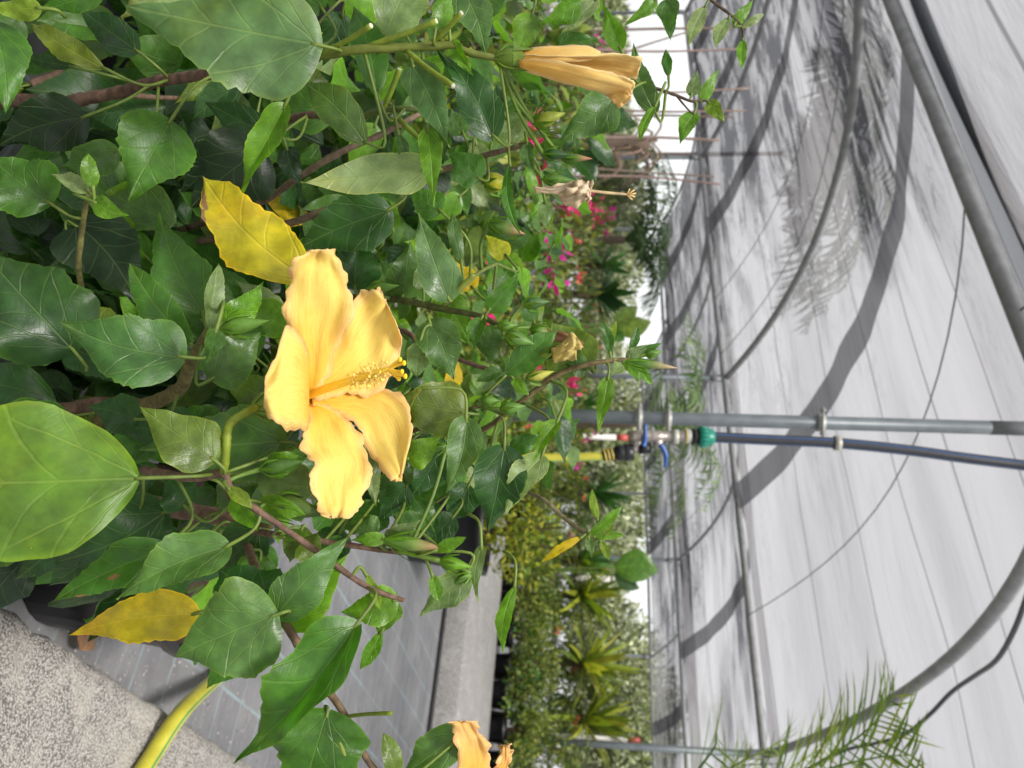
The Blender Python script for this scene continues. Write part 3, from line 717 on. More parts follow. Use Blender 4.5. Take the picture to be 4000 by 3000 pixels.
 ('C', 1572, 1158, .645, 1600, 940, .64, 150, 0, 'G', dict(wave=.2)),
 ('C', 1600, 1160, .66, 1480, 1010, .66, 100, 0, 'G', {}),
 ('C', 1655, 1130, .63, 1640, 1010, .63, 90, 15, 'S', {}),
 ('C', 1750, 1165, .60, 1632, 832, .59, 175, 12, (.085, .17, .05), dict(fold=.25, bend=.5)),
 ('C', 1802, 1022, .61, 1768, 828, .61, 58, 10, 'G', dict(narrow=True)),
 ('C', 1735, 1165, .64, 1838, 1355, .64, 130, 0, 'B', {}),
 ('C', 1678, 1258, .60, 1772, 1486, .60, 185, 0, 'G', dict(fold=.2)),
 ('C', 1640, 1330, .595, 1625, 1475, .60, 90, 20, 'S', dict(narrow=True)),
 ('C', 1880, 1245, .60, 1850, 1370, .595, 85, 20, 'M', dict(fold=.5)),
 ('C', 1845, 1125, .72, 1780, 1020, .72, 100, 0, 'Y', {}),
 ('C', 1980, 1000, .72, 1895, 915, .72, 85, 0, (.4, .38, .02), {}),
 ('C', 1910, 1210, .60, 2030, 1060, .60, 110, 15, 'M', dict(fold=.45)),
 ('C', 1808, 1612, .585, 1530, 1560, .58, 235, 0, 'O', dict(fold=.03, teeth=.01)),
 ('C', 1800, 1640, .60, 1650, 1690, .60, 70, 0, 'O', {}),
 ('C', 1590, 1795, .565, 1720, 1706, .56, 125, 0, 'B', dict(teeth=.03)),
 ('C', 1825, 1640, .565, 1742, 1928, .555, 165, 0, 'G', dict(fold=.4, bend=.3)),
 ('C', 1740, 1710, .60, 1595, 1955, .60, 180, 0, 'D', {}),
 ('C', 1438, 1772, .585, 1470, 1980, .58, 85, 0, 'S', {}),
 ('C', 1592, 1895, .60, 1475, 2035, .60, 120, 0, 'D', {}),
 ('C', 1600, 1930, .61, 1700, 2080, .61, 120, 0, 'M', {}),
 ('A', 1475, 2085, .58, 1362, 2058, .58, 130, 0, 'G', {}),
 ('A', 1515, 2102, .56, 1642, 2030, .55, 85, 15, 'S', {}),
 ('A', 1500, 2105, .55, 1370, 2110, .55, 60, 0, 'B', dict(teeth=0)),
 ('C', 1972, 1752, .60, 1905, 2082, .60, 215, 0, 'D', {}),
 ('C', 2118, 1785, .60, 1972, 2015, .59, 135, 10, 'P', dict(fold=.3)),
 ('C', 2178, 1648, .60, 2082, 1808, .59, 72, 20, 'B', dict(fold=.4, wave=.15)),
 ('C', 2376, 1478, .615, 2333, 1692, .61, 66, 10, 'B', dict(wave=.15)),
 ('A', 1700, 2150, .55, 1822, 2098, .545, 55, 0, 'B', dict(narrow=True, teeth=.08)),
 ('A', 1822, 2248, .56, 1638, 2408, .56, 130, 10, 'S', {}),
 ('A', 1690, 2245, .55, 1716, 2352, .545, 55, 0, 'B', dict(narrow=True)),
 ('C', 1882, 2138, .57, 1868, 2352, .57, 55, 20, 'S', dict(wave=.15)),
 ('C', 2012, 2288, .58, 1962, 2550, .575, 62, 10, 'B', dict(narrow=True)),
 ('C', 2335, 2030, .64, 2312, 1908, .64, 34, 0, 'L', dict(narrow=True)),
 ('C', 2300, 2090, .64, 2430, 1974, .64, 42, 0, 'B', dict(narrow=True)),
 ('C', 2318, 2095, .64, 2440, 2090, .64, 38, 0, 'B', dict(narrow=True)),
 ('C', 2300, 2100, .64, 2310, 2180, .64, 40, 10, 'S', {}),
 ('C', 2345, 2110, .64, 2378, 2190, .64, 34, 0, 'L', dict(narrow=True)),
 ('C', 2270, 2098, .64, 2112, 2198, .64, 36, 15, 'Y', dict(narrow=True)),
 ('C', 2340, 2105, .64, 2400, 2050, .64, 30, 0, 'L', dict(narrow=True)),
 ('C', 2292, 1430, .64, 2125, 1245, .645, 215, 0, 'O', dict(teeth=.01)),
 ('C', 2290, 1440, .63, 2210, 1420, .63, 90, 0, 'G', {}),
 ('C', 2384, 1382, .62, 2350, 1252, .62, 44, 0, 'M', dict(narrow=True)),
 ('C', 2392, 1345, .63, 2408, 1252, .63, 28, 0, 'L', dict(narrow=True)),
 ('C', 2462, 1372, .62, 2492, 1272, .62, 38, 15, 'M', dict(narrow=True)),
 ('C', 2440, 1410, .62, 2385, 1470, .62, 60, 0, 'P', {}),
 ('C', 2430, 1412, .62, 2500, 1490, .615, 36, 0, 'B', dict(narrow=True)),
 ('C', 2488, 1408, .62, 2548, 1505, .62, 46, 0, 'B', dict(narrow=True)),
 ('C', 2450, 1400, .62, 2540, 1345, .62, 50, 0, 'S', {}),
 ('C', 2480, 1395, .62, 2585, 1340, .62, 34, 0, 'M', dict(narrow=True)),
 ('C', 1990, 1440, .61, 1860, 1490, .61, 62, 20, 'G', dict(narrow=True, fold=.5)),
 ('C', 1970, 1470, .61, 2175, 1290, .605, 120, 10, 'M', dict(narrow=True)),
 ('C', 2000, 1475, .61, 2065, 1545, .605, 45, 0, 'B', dict(narrow=True)),
 ('C', 1960, 1330, .64, 1830, 1330, .64, 150, 0, 'G', {}),
 ('C', 1720, 820, .62, 1600, 740, .62, 130, 0, 'M', {}),
 ('C', 1870, 700, .64, 1750, 600, .64, 150, 0, (.07, .19, .03), {}),
 ('C', 1990, 640, .60, 2035, 920, .595, 46, 15, 'M', dict(narrow=True, teeth=.06)),
 ('C', 2060, 560, .60, 2090, 690, .60, 60, 10, 'G', {}),
 ('C', 2130, 790, .66, 2135, 900, .66, 60, 0, 'S', {}),
 ('C', 1860, 560, .66, 1880, 720, .66, 80, 0, 'S', {}),
 ('C', 1980, 460, .66, 2010, 590, .66, 110, 0, 'S', {}),
 ('C', 1810, 520, .66, 1760, 420, .66, 90, 0, 'G', {}),
 ('C', 2000, 1760, .62, 2130, 1700, .62, 80, 0, 'M', {}),
]
for e in HL: hand(*e[:10], **e[10])

# --- buds: green body in a calyx ring of narrow bracts
def bud(key, b, t, r, d0, d1=None, body=(.095, .205, .025), tip=None, bracts=8, spread=1.15):
    d1 = d1 or d0; B, T = np.array(at(*b, d0)), np.array(at(*t, d1)); ax = T - B; L = np.linalg.norm(ax); ax /= L; R = px2m(r, d0)
    c0 = TINT[body] if isinstance(body, str) else body; c1 = tip or c0
    mb = MB(); lathe(mb, B, ax, [(0, R * .3), (L * .10, R * .75), (L * .28, R), (L * .5, R * .88), (L * .72, R * .52), (L * .9, R * .2), (L, R * .02)], 10,
                     lambda f: tuple(c0[i] + (c1[i] - c0[i]) * (0 if f < .45 else min(1, (f - .45) * 3)) for i in range(3)))
    o = mb.build('bud', MAT['stem'], SH[key].e)
    u = np.cross(ax, [.3, .5, .8]); u /= np.linalg.norm(u); v = np.cross(ax, u)
    mb = MB()
    for k in range(bracts):
        a = 2 * math.pi * k / bracts + random.uniform(-.2, .2); q = math.cos(a) * u + math.sin(a) * v; w_ = np.cross(ax, q)
        l = L * random.uniform(.42, .62); R2 = R * spread
        m = [B + q * R * .35, B + ax * l * .45 + q * R2 * 1.15, B + ax * l + q * R2 * random.uniform(1.05, 1.9)]
        wd = R * .24
        vs = []
        for p_, ww in zip(m, (wd * .7, wd, wd * .05)): vs += [p_ - w_ * ww, p_ + q * wd * .4, p_ + w_ * ww]
        mb.add(vs, [[0, 1, 4, 3], [1, 2, 5, 4], [3, 4, 7, 6], [4, 5, 8, 7]], None, jit(TINT['B']))
    mb.build('bract', MAT['stem'], o)
    bn = min(SH[key].nodes, key=lambda q: (q - V3(B)).length)
    if (bn - V3(B)).length < .14:
        mb = MB(); tube(mb, catmull([bn, (np.array(bn) + B) / 2 + ax * -.004, B], 4), [.0016, .0014, .0018], 7, jit((.12, .20, .03))); mb.build('flower_stalk', MAT['stem'], SH[key].e)
    return o
BRN = (.36, .20, .10)
for q in [('A', (868, 1285), (1052, 1252), 34, .52), ('A', (1062, 1962), (1282, 2012), 45, .52, .515, (.06, .11, .015)), ('A', (1020, 1832), (1190, 1800), 33, .52, .52, (.05, .12, .015)),
          ('A', (1505, 2112), (1738, 2142), 31, .55, .55, (.095, .205, .025), BRN), ('A', (1720, 2192), (1848, 2217), 27, .55, .55, 'B'), ('C', (1585, 1740), (1670, 1762), 22, .57), ('C', (1880, 1562), (1958, 1566), 20, .60), ('C', (1955, 1598), (2055, 1585), 26, .60),
          ('B', (2085, 482), (2210, 440), 30, .60, .60, (.22, .27, .02), None, 11, 1.5), ('B', (2120, 600), (2232, 606), 22, .62, .62, 'D'), ('B', (2190, 615), (2315, 620), 18, .63, .63, 'M', (.4, .17, .1)),
          ('C', (2120, 700), (2250, 706), 22, .61, .61, (.095, .2, .03)), ('C', (2048, 1187), (2148, 1178), 26, .60, .60, (.06, .13, .03)), ('C', (1975, 1310), (2088, 1345), 32, .60, .60, (.095, .2, .03)), ('C', (1945, 1275), (2025, 1270), 22, .60),
          ('C', (2440, 1410), (2648, 1438), 21, .62, .62, 'M', (.45, .33, .18)), ('C', (2520, 1385), (2590, 1372), 18, .62), ('C', (2060, 1478), (2165, 1450), 22, .61, .61, (.38, .38, .06)), ('C', (1890, 715), (2000, 708), 40, .66, .66, (.40, .40, .02)),
          ('C', (1910, 870), (2052, 915), 30, .64, .64, (.095, .205, .025), BRN), ('C', (2075, 1280), (2160, 1320), 28, .62, .62, (.095, .205, .025), BRN), ('A', (1840, 2240), (1760, 2290), 20, .56), ('C', (1440, 1130), (1560, 1115), 22, .63), ('A', (1745, 1740), (1650, 1770), 20, .58)]: bud(*q)

# --- petals: a ribbon between two traced margins, thickness from a second skin
PETY, PETE, PETT = (.98, .80, .21), (.97, .65, .32), (.97, .54, .04)
def petal(rows, name, parent, n=8, ruff=.0027, cols=(PETT, PETY, PETE), cup=.0, seed=0, ns=6, mat='petal', thick=.0007):
    """rows from throat to rim: ((lx,ly,ld),(rx,ry,rd)) or with a middle point third"""
    r = random.Random(seed); Lf, Rt, Md = [], [], []
    for q in rows:
        a, b = at(*q[0]), at(*q[1]); m = at(*q[2]) if len(q) > 2 else (a + b) / 2 + (((a + b) / 2) - CAMP).normalized() * cup * (a - b).length
        Lf.append(a); Rt.append(b); Md.append(m)
    Lf, Rt, Md = [catmull(x, ns) for x in (Lf, Rt, Md)]
    nr = len(Lf); vs = []; uv = []; tt = []
    ph = [r.uniform(0, 6.3) for _ in range(4)]
    for i in range(nr):
        s = i / (nr - 1)
        for j in range(2 * n + 1):
            t = j / n - 1
            l, m, q = Lf[i], Md[i], Rt[i]
            p = m + (q - l) * .5 * t + (l + q - 2 * m) * .5 * t * t
            e = max(abs(t) ** 3, max(0, (s - .72) / .28) ** 1.5)
            vd = p - np.array(CAMP); vd /= np.linalg.norm(vd)
            am = ruff * (.25 + e) * min(1, s * 3)
            p = p + vd * am * (math.sin(16 * s + 3.2 * t + ph[0]) + .8 * math.sin(9 * s - 5 * t + ph[1])) + vd * ruff * .42 * s ** .7 * (math.sin(7.5 * t + ph[3] + 2 * s) + .5 * math.sin(15 * t + ph[0] - 3 * s))
            if abs(t) == 1 or i == nr - 1:
                along = (Lf[min(i + 1, nr - 1)] - Lf[max(i - 1, 0)]); along /= np.linalg.norm(along) + 1e-9
                p = p + along * r.gauss(0, ruff * .16) + (np.array(q - l) / (np.linalg.norm(q - l) + 1e-9)) * t * ruff * (.9 + .55 * math.sin(.55 * i + ph[2]) + .35 * math.sin(1.3 * i + ph[1]) + r.gauss(0, .16))
            vs.append(p); uv.append((s, .5 + .5 * t * (.25 + .75 * math.sin(math.pi * min(s, .6)))))
            k = min(1, s / .55); c = [cols[0][a] + (cols[1][a] - cols[0][a]) * k ** 1.15 for a in range(3)]
            e2 = max(0, max((abs(t) - .72) / .28, (s - .86) / .14)) ** 1.5 * .75
            tt.append(tuple(c[a] + (cols[2][a] - c[a]) * e2 for a in range(3)))
    w_ = 2 * n + 1
    fs = [[i * w_ + j, (i + 1) * w_ + j, (i + 1) * w_ + j + 1, i * w_ + j + 1] for i in range(nr - 1) for j in range(w_ - 1)]
    mb = MB(); mb.add(vs, fs, uv, tt)
    o = mb.build(name, MAT[mat], parent)
    sm = o.modifiers.new('thickness', 'SOLIDIFY'); sm.thickness = thick; sm.offset = 0
    return o
def calyx(key, b, t, r, d0, d1, n=5, name='flower'):
    B, T = np.array(at(*b, d0)), np.array(at(*t, d1)); ax = T - B; L = np.linalg.norm(ax); ax /= L; R = px2m(r, d0)
    mb = MB(); lathe(mb, B, ax, [(0, R * .35), (L * .2, R * .8), (L * .55, R), (L * .75, R * .95)], 15, (.12, .20, .02))
    u = np.cross(ax, [.3, .5, .8]); u /= np.linalg.norm(u); v = np.cross(ax, u)
    for k in range(n):
        a = 2 * math.pi * k / n; q = math.cos(a) * u + math.sin(a) * v; w_ = np.cross(ax, q)
        m = [(L * .5, R * 1.0, .55), (L * .85, R * 1.04, .42), (L * 1.15, R * 1.08, .02)]
        vs = []
        for l, rr, ww in m: vs += [B + ax * l + q * rr * .9 - w_ * R * ww, B + ax * l + q * rr, B + ax * l + q * rr * .9 + w_ * R * ww]
        mb.add(vs, [[0, 1, 4, 3], [1, 2, 5, 4], [3, 4, 7, 6], [4, 5, 8, 7]], None, (.13, .21, .02))
    for k in range(7):
        a = 2 * math.pi * (k + .5) / 7; q = math.cos(a) * u + math.sin(a) * v
        tube(mb, catmull([B + q * R * .3, B + ax * L * .25 + q * R * 1.2, B + ax * L * .55 + q * R * 1.5], 3), [R * .09, R * .08, R * .02], 5, (.15, .24, .02))
    return mb.build(name, MAT['stem'], SH[key].e)

# open flower
bpx('A', [(872, 1856, .51), (884, 1760, .505), (888, 1690, .505), (905, 1648, .505), (960, 1612, .51), (1000, 1590, .52)], 16, 17, (.20, .26, .02), 'stem')
fl = calyx('A', (985, 1600), (1160, 1560), 48, .525, .545)
fl['label'] = 'wide open yellow flower with a long central column'
TH0 = [((1205, 1505, .548), (1215, 1550, .55))]
petal([((1205, 1520, .548), (1225, 1530, .552)), ((1188, 1400, .548), (1272, 1455, .556)), ((1135, 1290, .540), (1322, 1330, .556)), ((1128, 1190, .532), (1368, 1205, .552)), ((1140, 1090, .522), (1352, 1110, .545)), ((1162, 1018, .515), (1318, 1030, .538)), ((1212, 978, .512), (1300, 972, .53))], 'petal', fl, seed=1, cup=.10)
petal([((1215, 1520, .552), (1222, 1548, .552)), ((1268, 1430, .560), (1320, 1535, .560)), ((1330, 1300, .567), (1430, 1530, .568)), ((1362, 1215, .570), (1510, 1490, .574)), ((1410, 1165, .570), (1540, 1395, .575)), ((1455, 1138, .568), (1565, 1325, .572)), ((1492, 1142, .565), (1540, 1245, .570))], 'petal', fl, seed=2, cup=.10)
petal([((1200, 1490, .546), (1205, 1570, .546)), ((1208, 1420, .530), (1204, 1640, .530)), ((1188, 1345, .510), (1192, 1672, .512)), ((1148, 1292, .494), (1150, 1672, .496)), ((1108, 1300, .484), (1105, 1660, .486)), ((1078, 1400, .478), (1062, 1630, .48)), ((1035, 1480, .474), (1030, 1580, .476))], 'petal', fl, seed=3, cup=-.10, ruff=.0018)
petal([((1218, 1540, .552), (1220, 1575, .55)), ((1330, 1528, .566), (1300, 1600, .560)), ((1440, 1512, .574), (1375, 1635, .564)), ((1530, 1532, .574), (1418, 1690, .562)), ((1590, 1590, .568), (1450, 1770, .556)), ((1604, 1680, .560), (1495, 1825, .550)), ((1590, 1770, .552), (1540, 1868, .545)), ((1572, 1850, .548), (1558, 1872, .546))], 'petal', fl, seed=4, cup=.10, ruff=.0019)
petal([((1205, 1580, .548), (1235, 1578, .552)), ((1215, 1640, .540), (1300, 1605, .556)), ((1193, 1690, .530), (1360, 1655, .556)), ((1198, 1762, .522), (1402, 1720, .552)), ((1232, 1815, .518), (1433, 1800, .545)), ((1230, 1900, .514), (1432, 1880, .536)), ((1255, 1980, .512), (1405, 1965, .526)), ((1290, 2022, .512), (1350, 2026, .52))], 'petal', fl, seed=5, cup=.09)
# small curled tip hanging from the right petal
petal([((1530, 1848, .549), (1566, 1848, .549)), ((1525, 1865, .548), (1570, 1866, .548)), ((1532, 1878, .547), (1566, 1880, .547))], 'petal', fl, seed=8, ruff=.0004)
# inner throat tube
mb = MB(); tb, tt_ = np.array(at(1140, 1572, .555)), np.array(at(1215, 1540, .551))
lathe(mb, tb, tt_ - tb, [(0, .003), (.006, .0055), (.013, .0085), (.017, .0098)], 16, (.93, .46, .05)); mb.build('throat', MAT['petal'], fl)
# staminal column, anthers, five stigma lobes
cpts = catmull([at(1200, 1545, .548), at(1290, 1512, .532), at(1390, 1480, .518), at(1470, 1455, .508), at(1520, 1442, .503)], 8)
mb = MB(); tube(mb, cpts, [.0030, .0028, .0025, .0019, .0015], 12, (.98, .66, .06)); colm = mb.build('stamen_column', MAT['pollen'], fl)
mb = MB()
r_ = random.Random(5)
for k in range(130):
    i = r_.uniform(.46, .80); c = np.array(cpts[int(i * (len(cpts) - 1))]); dn = np.array([r_.gauss(0, 1) for _ in range(3)]); dn /= np.linalg.norm(dn)
    l = r_.uniform(.0035, .0085) * (1 if i > .55 else .7); e = c + dn * l + np.array(_IX) * .002
    tube(mb, [c, (c + e) / 2 + dn * .0004, e], [.0003, .00028, .00025], 4, (.95, .72, .25))
    lathe(mb, e - dn * .0008, dn, [(0, .0003), (.0003, .0009), (.0009, .0011), (.0017, .0003)], 6, jit((.98, .72, .15), .08))
mb.build('anther', MAT['pollen'], colm)
for (ax_, ay, ad) in [(1565, 1405, .498), (1580, 1418, .497), (1572, 1452, .497), (1585, 1470, .496), (1560, 1478, .500)]:
    mb = MB(); e = at(ax_, ay, ad); b = at(1515, 1444, .503)
    tube(mb, catmull([b, at((ax_ + 1515) / 2, ay * .6 + 1444 * .4, ad + .003), e], 5), [.0011, .001, .001], 8, (.95, .60, .05))
    lathe(mb, np.array(e) - np.array(_IX) * .0018, _IX, [(0, .0005), (.0006, .0014), (.0014, .0019), (.0024, .0015), (.0028, .0003)], 10, (.98, .64, .03)); mb.build('stigma', MAT['pollen'], colm)

# closed orange flower on shrub B
ORT, ORM, ORE = (.97, .58, .11), (.98, .73, .26), (.98, .82, .45)
f2 = calyx('B', (1935, 228), (2075, 233), 42, .55, .55); f2['label'] = 'closed orange flower furled like a tube'
OC = (ORT, ORM, ORE)
petal([((2030, 205, .548), (2030, 240, .545)), ((2110, 186, .545), (2130, 248, .538)), ((2210, 180, .545), (2240, 240, .535)), ((2300, 184, .547), (2320, 228, .54)), ((2345, 205, .55), (2340, 225, .545))], 'petal', f2, seed=11, cols=OC, ruff=.0008, cup=-.25)
petal([((2025, 215, .556), (2025, 268, .556)), ((2150, 200, .560), (2140, 300, .560)), ((2300, 205, .562), (2290, 330, .562)), ((2420, 220, .560), (2380, 360, .562)), ((2480, 250, .558), (2440, 380, .560))], 'petal', f2, seed=12, cols=OC, ruff=.001)
petal([((2028, 232, .543), (2030, 262, .546)), ((2150, 240, .534), (2150, 300, .54)), ((2280, 262, .530), (2290, 345, .542)), ((2390, 290, .532), (2380, 362, .546)), ((2460, 312, .536), (2440, 372, .55)), ((2480, 330, .54), (2462, 380, .55))], 'petal', f2, seed=13, cols=OC, ruff=.0010, cup=-.22)
petal([((2030, 215, .544), (2028, 235, .543)), ((2150, 222, .536), (2150, 250, .546)), ((2280, 220, .532), (2270, 268, .548)), ((2400, 215, .532), (2390, 288, .548)), ((2470, 222, .534), (2465, 305, .548)), ((2508, 232, .536), (2490, 300, .546))], 'petal', f2, seed=14, cols=OC, ruff=.0010, cup=.18)
petal([((2340, 345, .556), (2370, 330, .55)), ((2375, 372, .55), (2430, 350, .545)), ((2405, 405, .545), (2462, 372, .54)), ((2425, 420, .543), (2458, 390, .54))], 'petal', f2, seed=15, cols=(ORM, ORM, PETE), ruff=.0009)
# flower cut by the lower frame edge
f3 = calyx('A', (1905, 3250), (1915, 3180), 46, .53, .53); f3['label'] = 'peach yellow flower cut off by the frame edge'
petal([((1870, 3190, .53), (1930, 3190, .53)), ((1800, 3060, .525), (1905, 3060, .535)), ((1795, 2960, .52), (1908, 2960, .535)), ((1790, 2890, .515), (1895, 2900, .53)), ((1772, 2835, .51), (1868, 2862, .525)), ((1768, 2822, .508), (1850, 2822, .52)), ((1800, 2816, .508), (1832, 2818, .515))], 'petal', f3, seed=21, cols=(PETT, (.94, .62, .22), PETE), cup=.1)
petal([((1910, 3190, .53), (1950, 3190, .535)), ((1900, 3040, .545), (1980, 3020, .55)), ((1950, 2985, .545), (1988, 2960, .55)), ((1958, 2940, .54), (1985, 2925, .545)), ((1962, 2912, .54), (1980, 2908, .54))], 'petal', f3, seed=22, cols=(PETT, (.94, .60, .20), PETE), cup=.1)
petal([((1930, 3190, .535), (1960, 3200, .54)), ((1940, 3030, .55), (2040, 3060, .56)), ((2000, 3010, .55), (2080, 3060, .56))], 'petal', f3, seed=23, cols=(PETT, (.94, .60, .20), PETE), cup=.1)
# withered flowers
WC = ((.74, .56, .36), (.88, .78, .60), (.82, .66, .46))
f4 = calyx('C', (2235, 715), (2260, 735), 14, .60, .60); f4['label'] = 'withered beige flower with a dangling dry style'
petal([((2085, 735, .60), (2090, 748, .60)), ((2140, 732, .597), (2142, 752, .598)), ((2200, 722, .596), (2200, 745, .596)), ((2260, 708, .598), (2262, 724, .598))], 'petal', f4, seed=31, cols=WC, ruff=.0012)
petal([((2175, 755, .60), (2185, 772, .60)), ((2200, 765, .595), (2210, 795, .597)), ((2240, 750, .59), (2260, 785, .593)), ((2290, 735, .592), (2300, 760, .594)), ((2308, 742, .595), (2300, 772, .596))], 'petal', f4, seed=32, cols=WC, ruff=.003)
petal([((2225, 735, .598), (2230, 760, .596)), ((2260, 722, .59), (2262, 760, .588)), ((2295, 718, .592), (2296, 758, .59)), ((2308, 735, .596), (2300, 750, .596))], 'petal', f4, seed=33, cols=WC, ruff=.003, cup=-.3)
mb = MB(); tube(mb, catmull([at(2300, 745, .595), at(2360, 752, .595), at(2420, 757, .595), at(2455, 760, .595)], 5), [.0012, .0011, .0009], 7, (.62, .46, .26))
for a, b in ((2478, 742), (2484, 755), (2480, 768), (2470, 780), (2460, 738)): tube(mb, [at(2448, 760, .595), at((a + 2448) / 2, (b + 762) / 2, .593), at(a, b, .594)], [.0006, .0005, .0006], 5, (.70, .48, .2))
mb.build('dry_style', MAT['rough'], f4)
f5 = calyx('C', (2090, 1405), (2160, 1375), 24, .61, .60); f5['label'] = 'wilted pale yellow flower beside a brown tipped bud'
WY = ((.62, .50, .12), (.78, .66, .24), (.70, .56, .22))
petal([((2155, 1375, .60), (2160, 1405, .60)), ((2200, 1350, .596), (2205, 1402, .598)), ((2240, 1335, .594), (2245, 1395, .597)), ((2252, 1345, .597), (2250, 1385, .598))], 'petal', f5, seed=41, cols=WY, ruff=.002, cup=-.3)
petal([((2165, 1370, .605), (2175, 1385, .598)), ((2205, 1335, .60), (2225, 1370, .592)), ((2240, 1308, .60), (2268, 1350, .592)), ((2260, 1330, .60), (2275, 1352, .596))], 'petal', f5, seed=42, cols=WY, ruff=.002)
petal([((2120, 1300, .63), (2130, 1330, .63)), ((2180, 1295, .625), (2190, 1335, .625)), ((2240, 1315, .62), (2235, 1350, .62)), ((2280, 1345, .62), (2270, 1355, .62))], 'petal', f5, seed=43, cols=((.35, .18, .09), (.42, .22, .12), (.3, .15, .08)), ruff=.001)

# --- fill leaves growing through the crowns
def fill(key, cen, rad, n, nobj, zfade=.6, size=(.05, .085), excl=None):
    sh = SH[key]; r = random.Random(hash(key) % 7 + 3 if False else ord(key)); cen = V3(cen)
    items = []
    tries = 0
    while len(items) < n and tries < n * 30:
        tries += 1
        u = V3((r.uniform(-1, 1), r.uniform(-1, 1), r.uniform(-1, 1)))
        if not .3 < u.length < 1: continue
        p = cen + V3((u.x * rad[0], u.y * rad[1], u.z * rad[2]))
        q = p - CAMP; dep = q.dot(_F)
        if p.z < .1 or dep < .64: continue
        pxx = 2000 + FPX * q.dot(_IX) / dep; pyy = 1500 + FPX * q.dot(_IY) / dep
        if excl and excl(pxx, pyy, dep): continue
        o = V3((u.x, u.y * .7, 0)).normalized() if abs(u.x) + abs(u.y) > .05 else V3((1, 0, 0))
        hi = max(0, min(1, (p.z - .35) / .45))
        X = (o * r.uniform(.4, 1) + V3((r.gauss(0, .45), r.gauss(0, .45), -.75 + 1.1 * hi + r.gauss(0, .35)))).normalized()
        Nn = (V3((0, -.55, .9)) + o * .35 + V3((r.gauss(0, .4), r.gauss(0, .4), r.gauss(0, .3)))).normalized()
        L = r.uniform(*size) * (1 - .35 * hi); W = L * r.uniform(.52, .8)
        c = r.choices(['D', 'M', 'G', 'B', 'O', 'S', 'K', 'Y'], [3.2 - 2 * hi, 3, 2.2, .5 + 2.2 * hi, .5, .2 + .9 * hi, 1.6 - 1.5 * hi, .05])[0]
        items.append((dep, p, X, Nn, L, W, c))
    items.sort(key=lambda t: t[0])
    mbs = MB(); eds = []; 
    for k, (dep, p, X, Nn, L, W, c) in enumerate(items):
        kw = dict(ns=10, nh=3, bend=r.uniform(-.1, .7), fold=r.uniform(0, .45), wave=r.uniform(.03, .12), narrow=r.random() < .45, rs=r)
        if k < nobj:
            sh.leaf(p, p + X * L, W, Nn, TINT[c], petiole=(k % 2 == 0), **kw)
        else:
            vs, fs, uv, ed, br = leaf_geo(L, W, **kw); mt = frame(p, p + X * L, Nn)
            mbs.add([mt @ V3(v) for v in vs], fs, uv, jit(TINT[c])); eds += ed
    if mbs.v:
        o = mbs.build('foliage', MAT['leaf'], sh.e); set_attr(o, eds, [0]); o['kind'] = 'stuff'
def exA(x, y, d):                      # keep the open patches of mat between the stems free
    if x > 1050 and y > 1800 + max(0, (1750 - x)) * .35: return True
    if y > 2330: return True
    if x < 450 and y > 2200: return True
    return x > 1900
def exB(x, y, d): return x > 2330 or (x > 2000 and d < .8 and 120 < y < 420)
def exC(x, y, d): return x > 2230 + (60 if y < 700 else 0) or y > 1820 or (x < 1700 and y > 1650)
fill('A', (.06, .86, .34), (.28, .21, .34), 560, 210, excl=exA)
fill('B', (-.42, .95, .42), (.36, .28, .44), 720, 200, excl=exB)
fill('C', (-.10, 1.08, .44), (.32, .32, .44), 720, 180, excl=exC)
fill('C', (-.18, .78, .62), (.26, .13, .20), 90, 60, size=(.03, .06), excl=exC) if False else None

# --- black pots and dark soil under the shrubs
def pot(parent, x, y, r, h, tint=(.012, .012, .014), soil=(.05, .035, .025)):
    mb = MB(); lathe(mb, (x, y, .004), (0, 0, 1), [(0, r * .02), (0, r * .80), (h * .5, r * .90), (h * .90, r * .985), (h * .90, r * 1.05), (h, r * 1.06), (h, r * .99), (h * .86, r * .95)], 28, tint)
    o = mb.build('pot', MAT['plastic'], parent)
    mb = MB(); lathe(mb, (x, y, h * .86), (0, 0, 1), [(0, r * .95), (.012, r * .5), (.016, r * .02)], 18, soil); mb.build('soil', MAT['rough'], o)
    return o
pa = on_z(260, 2165, 0)
pot(A.e, pa.x, pa.y, .135, .23); pot(Bs.e, rB.x - .05, rB.y + .1, .18, .24); pot(Cs.e, rC.x, rC.y + .35, .18, .24)
print('SHRUB', A.nleaf, Bs.nleaf, Cs.nleaf, [tuple(round(v, 2) for v in q) for q in (rA, rB, rC, pa)])

# ================================================================ planting behind
LV = np.array([(0, 0, 0), (.36, 0, .05), (.72, 0, .03), (1, 0, -.06), (.28, .26, .09), (.66, .21, .07), (.28, -.26, .09), (.66, -.21, .07)])
LT = np.array([(0, 1, 4), (1, 5, 4), (1, 2, 5), (2, 3, 5), (0, 6, 1), (1, 6, 7), (1, 7, 2), (2, 7, 3)])
def np_mesh(name, V, Tm, tint, mat, parent=None):
    me = bpy.data.meshes.new(name); me.vertices.add(len(V)); me.vertices.foreach_set('co', V.astype(np.float32).ravel())
    k = Tm.shape[1]; me.loops.add(Tm.size); me.loops.foreach_set('vertex_index', Tm.astype(np.int32).ravel())
    me.polygons.add(len(Tm)); me.polygons.foreach_set('loop_start', (np.arange(len(Tm)) * k).astype(np.int32)); me.polygons.foreach_set('loop_total', np.full(len(Tm), k, np.int32))
    me.update(calc_edges=True)
    ca = me.color_attributes.new('tint', 'FLOAT_COLOR', 'POINT'); t = np.ones((len(V), 4), np.float32); t[:, :3] = tint; ca.data.foreach_set('color', t.ravel())
    me.materials.append(mat); o = bpy.data.objects.new(name, me); COL.objects.link(o)
    if parent: o.parent = parent; o.matrix_parent_inverse = parent_inv(parent)
    return o
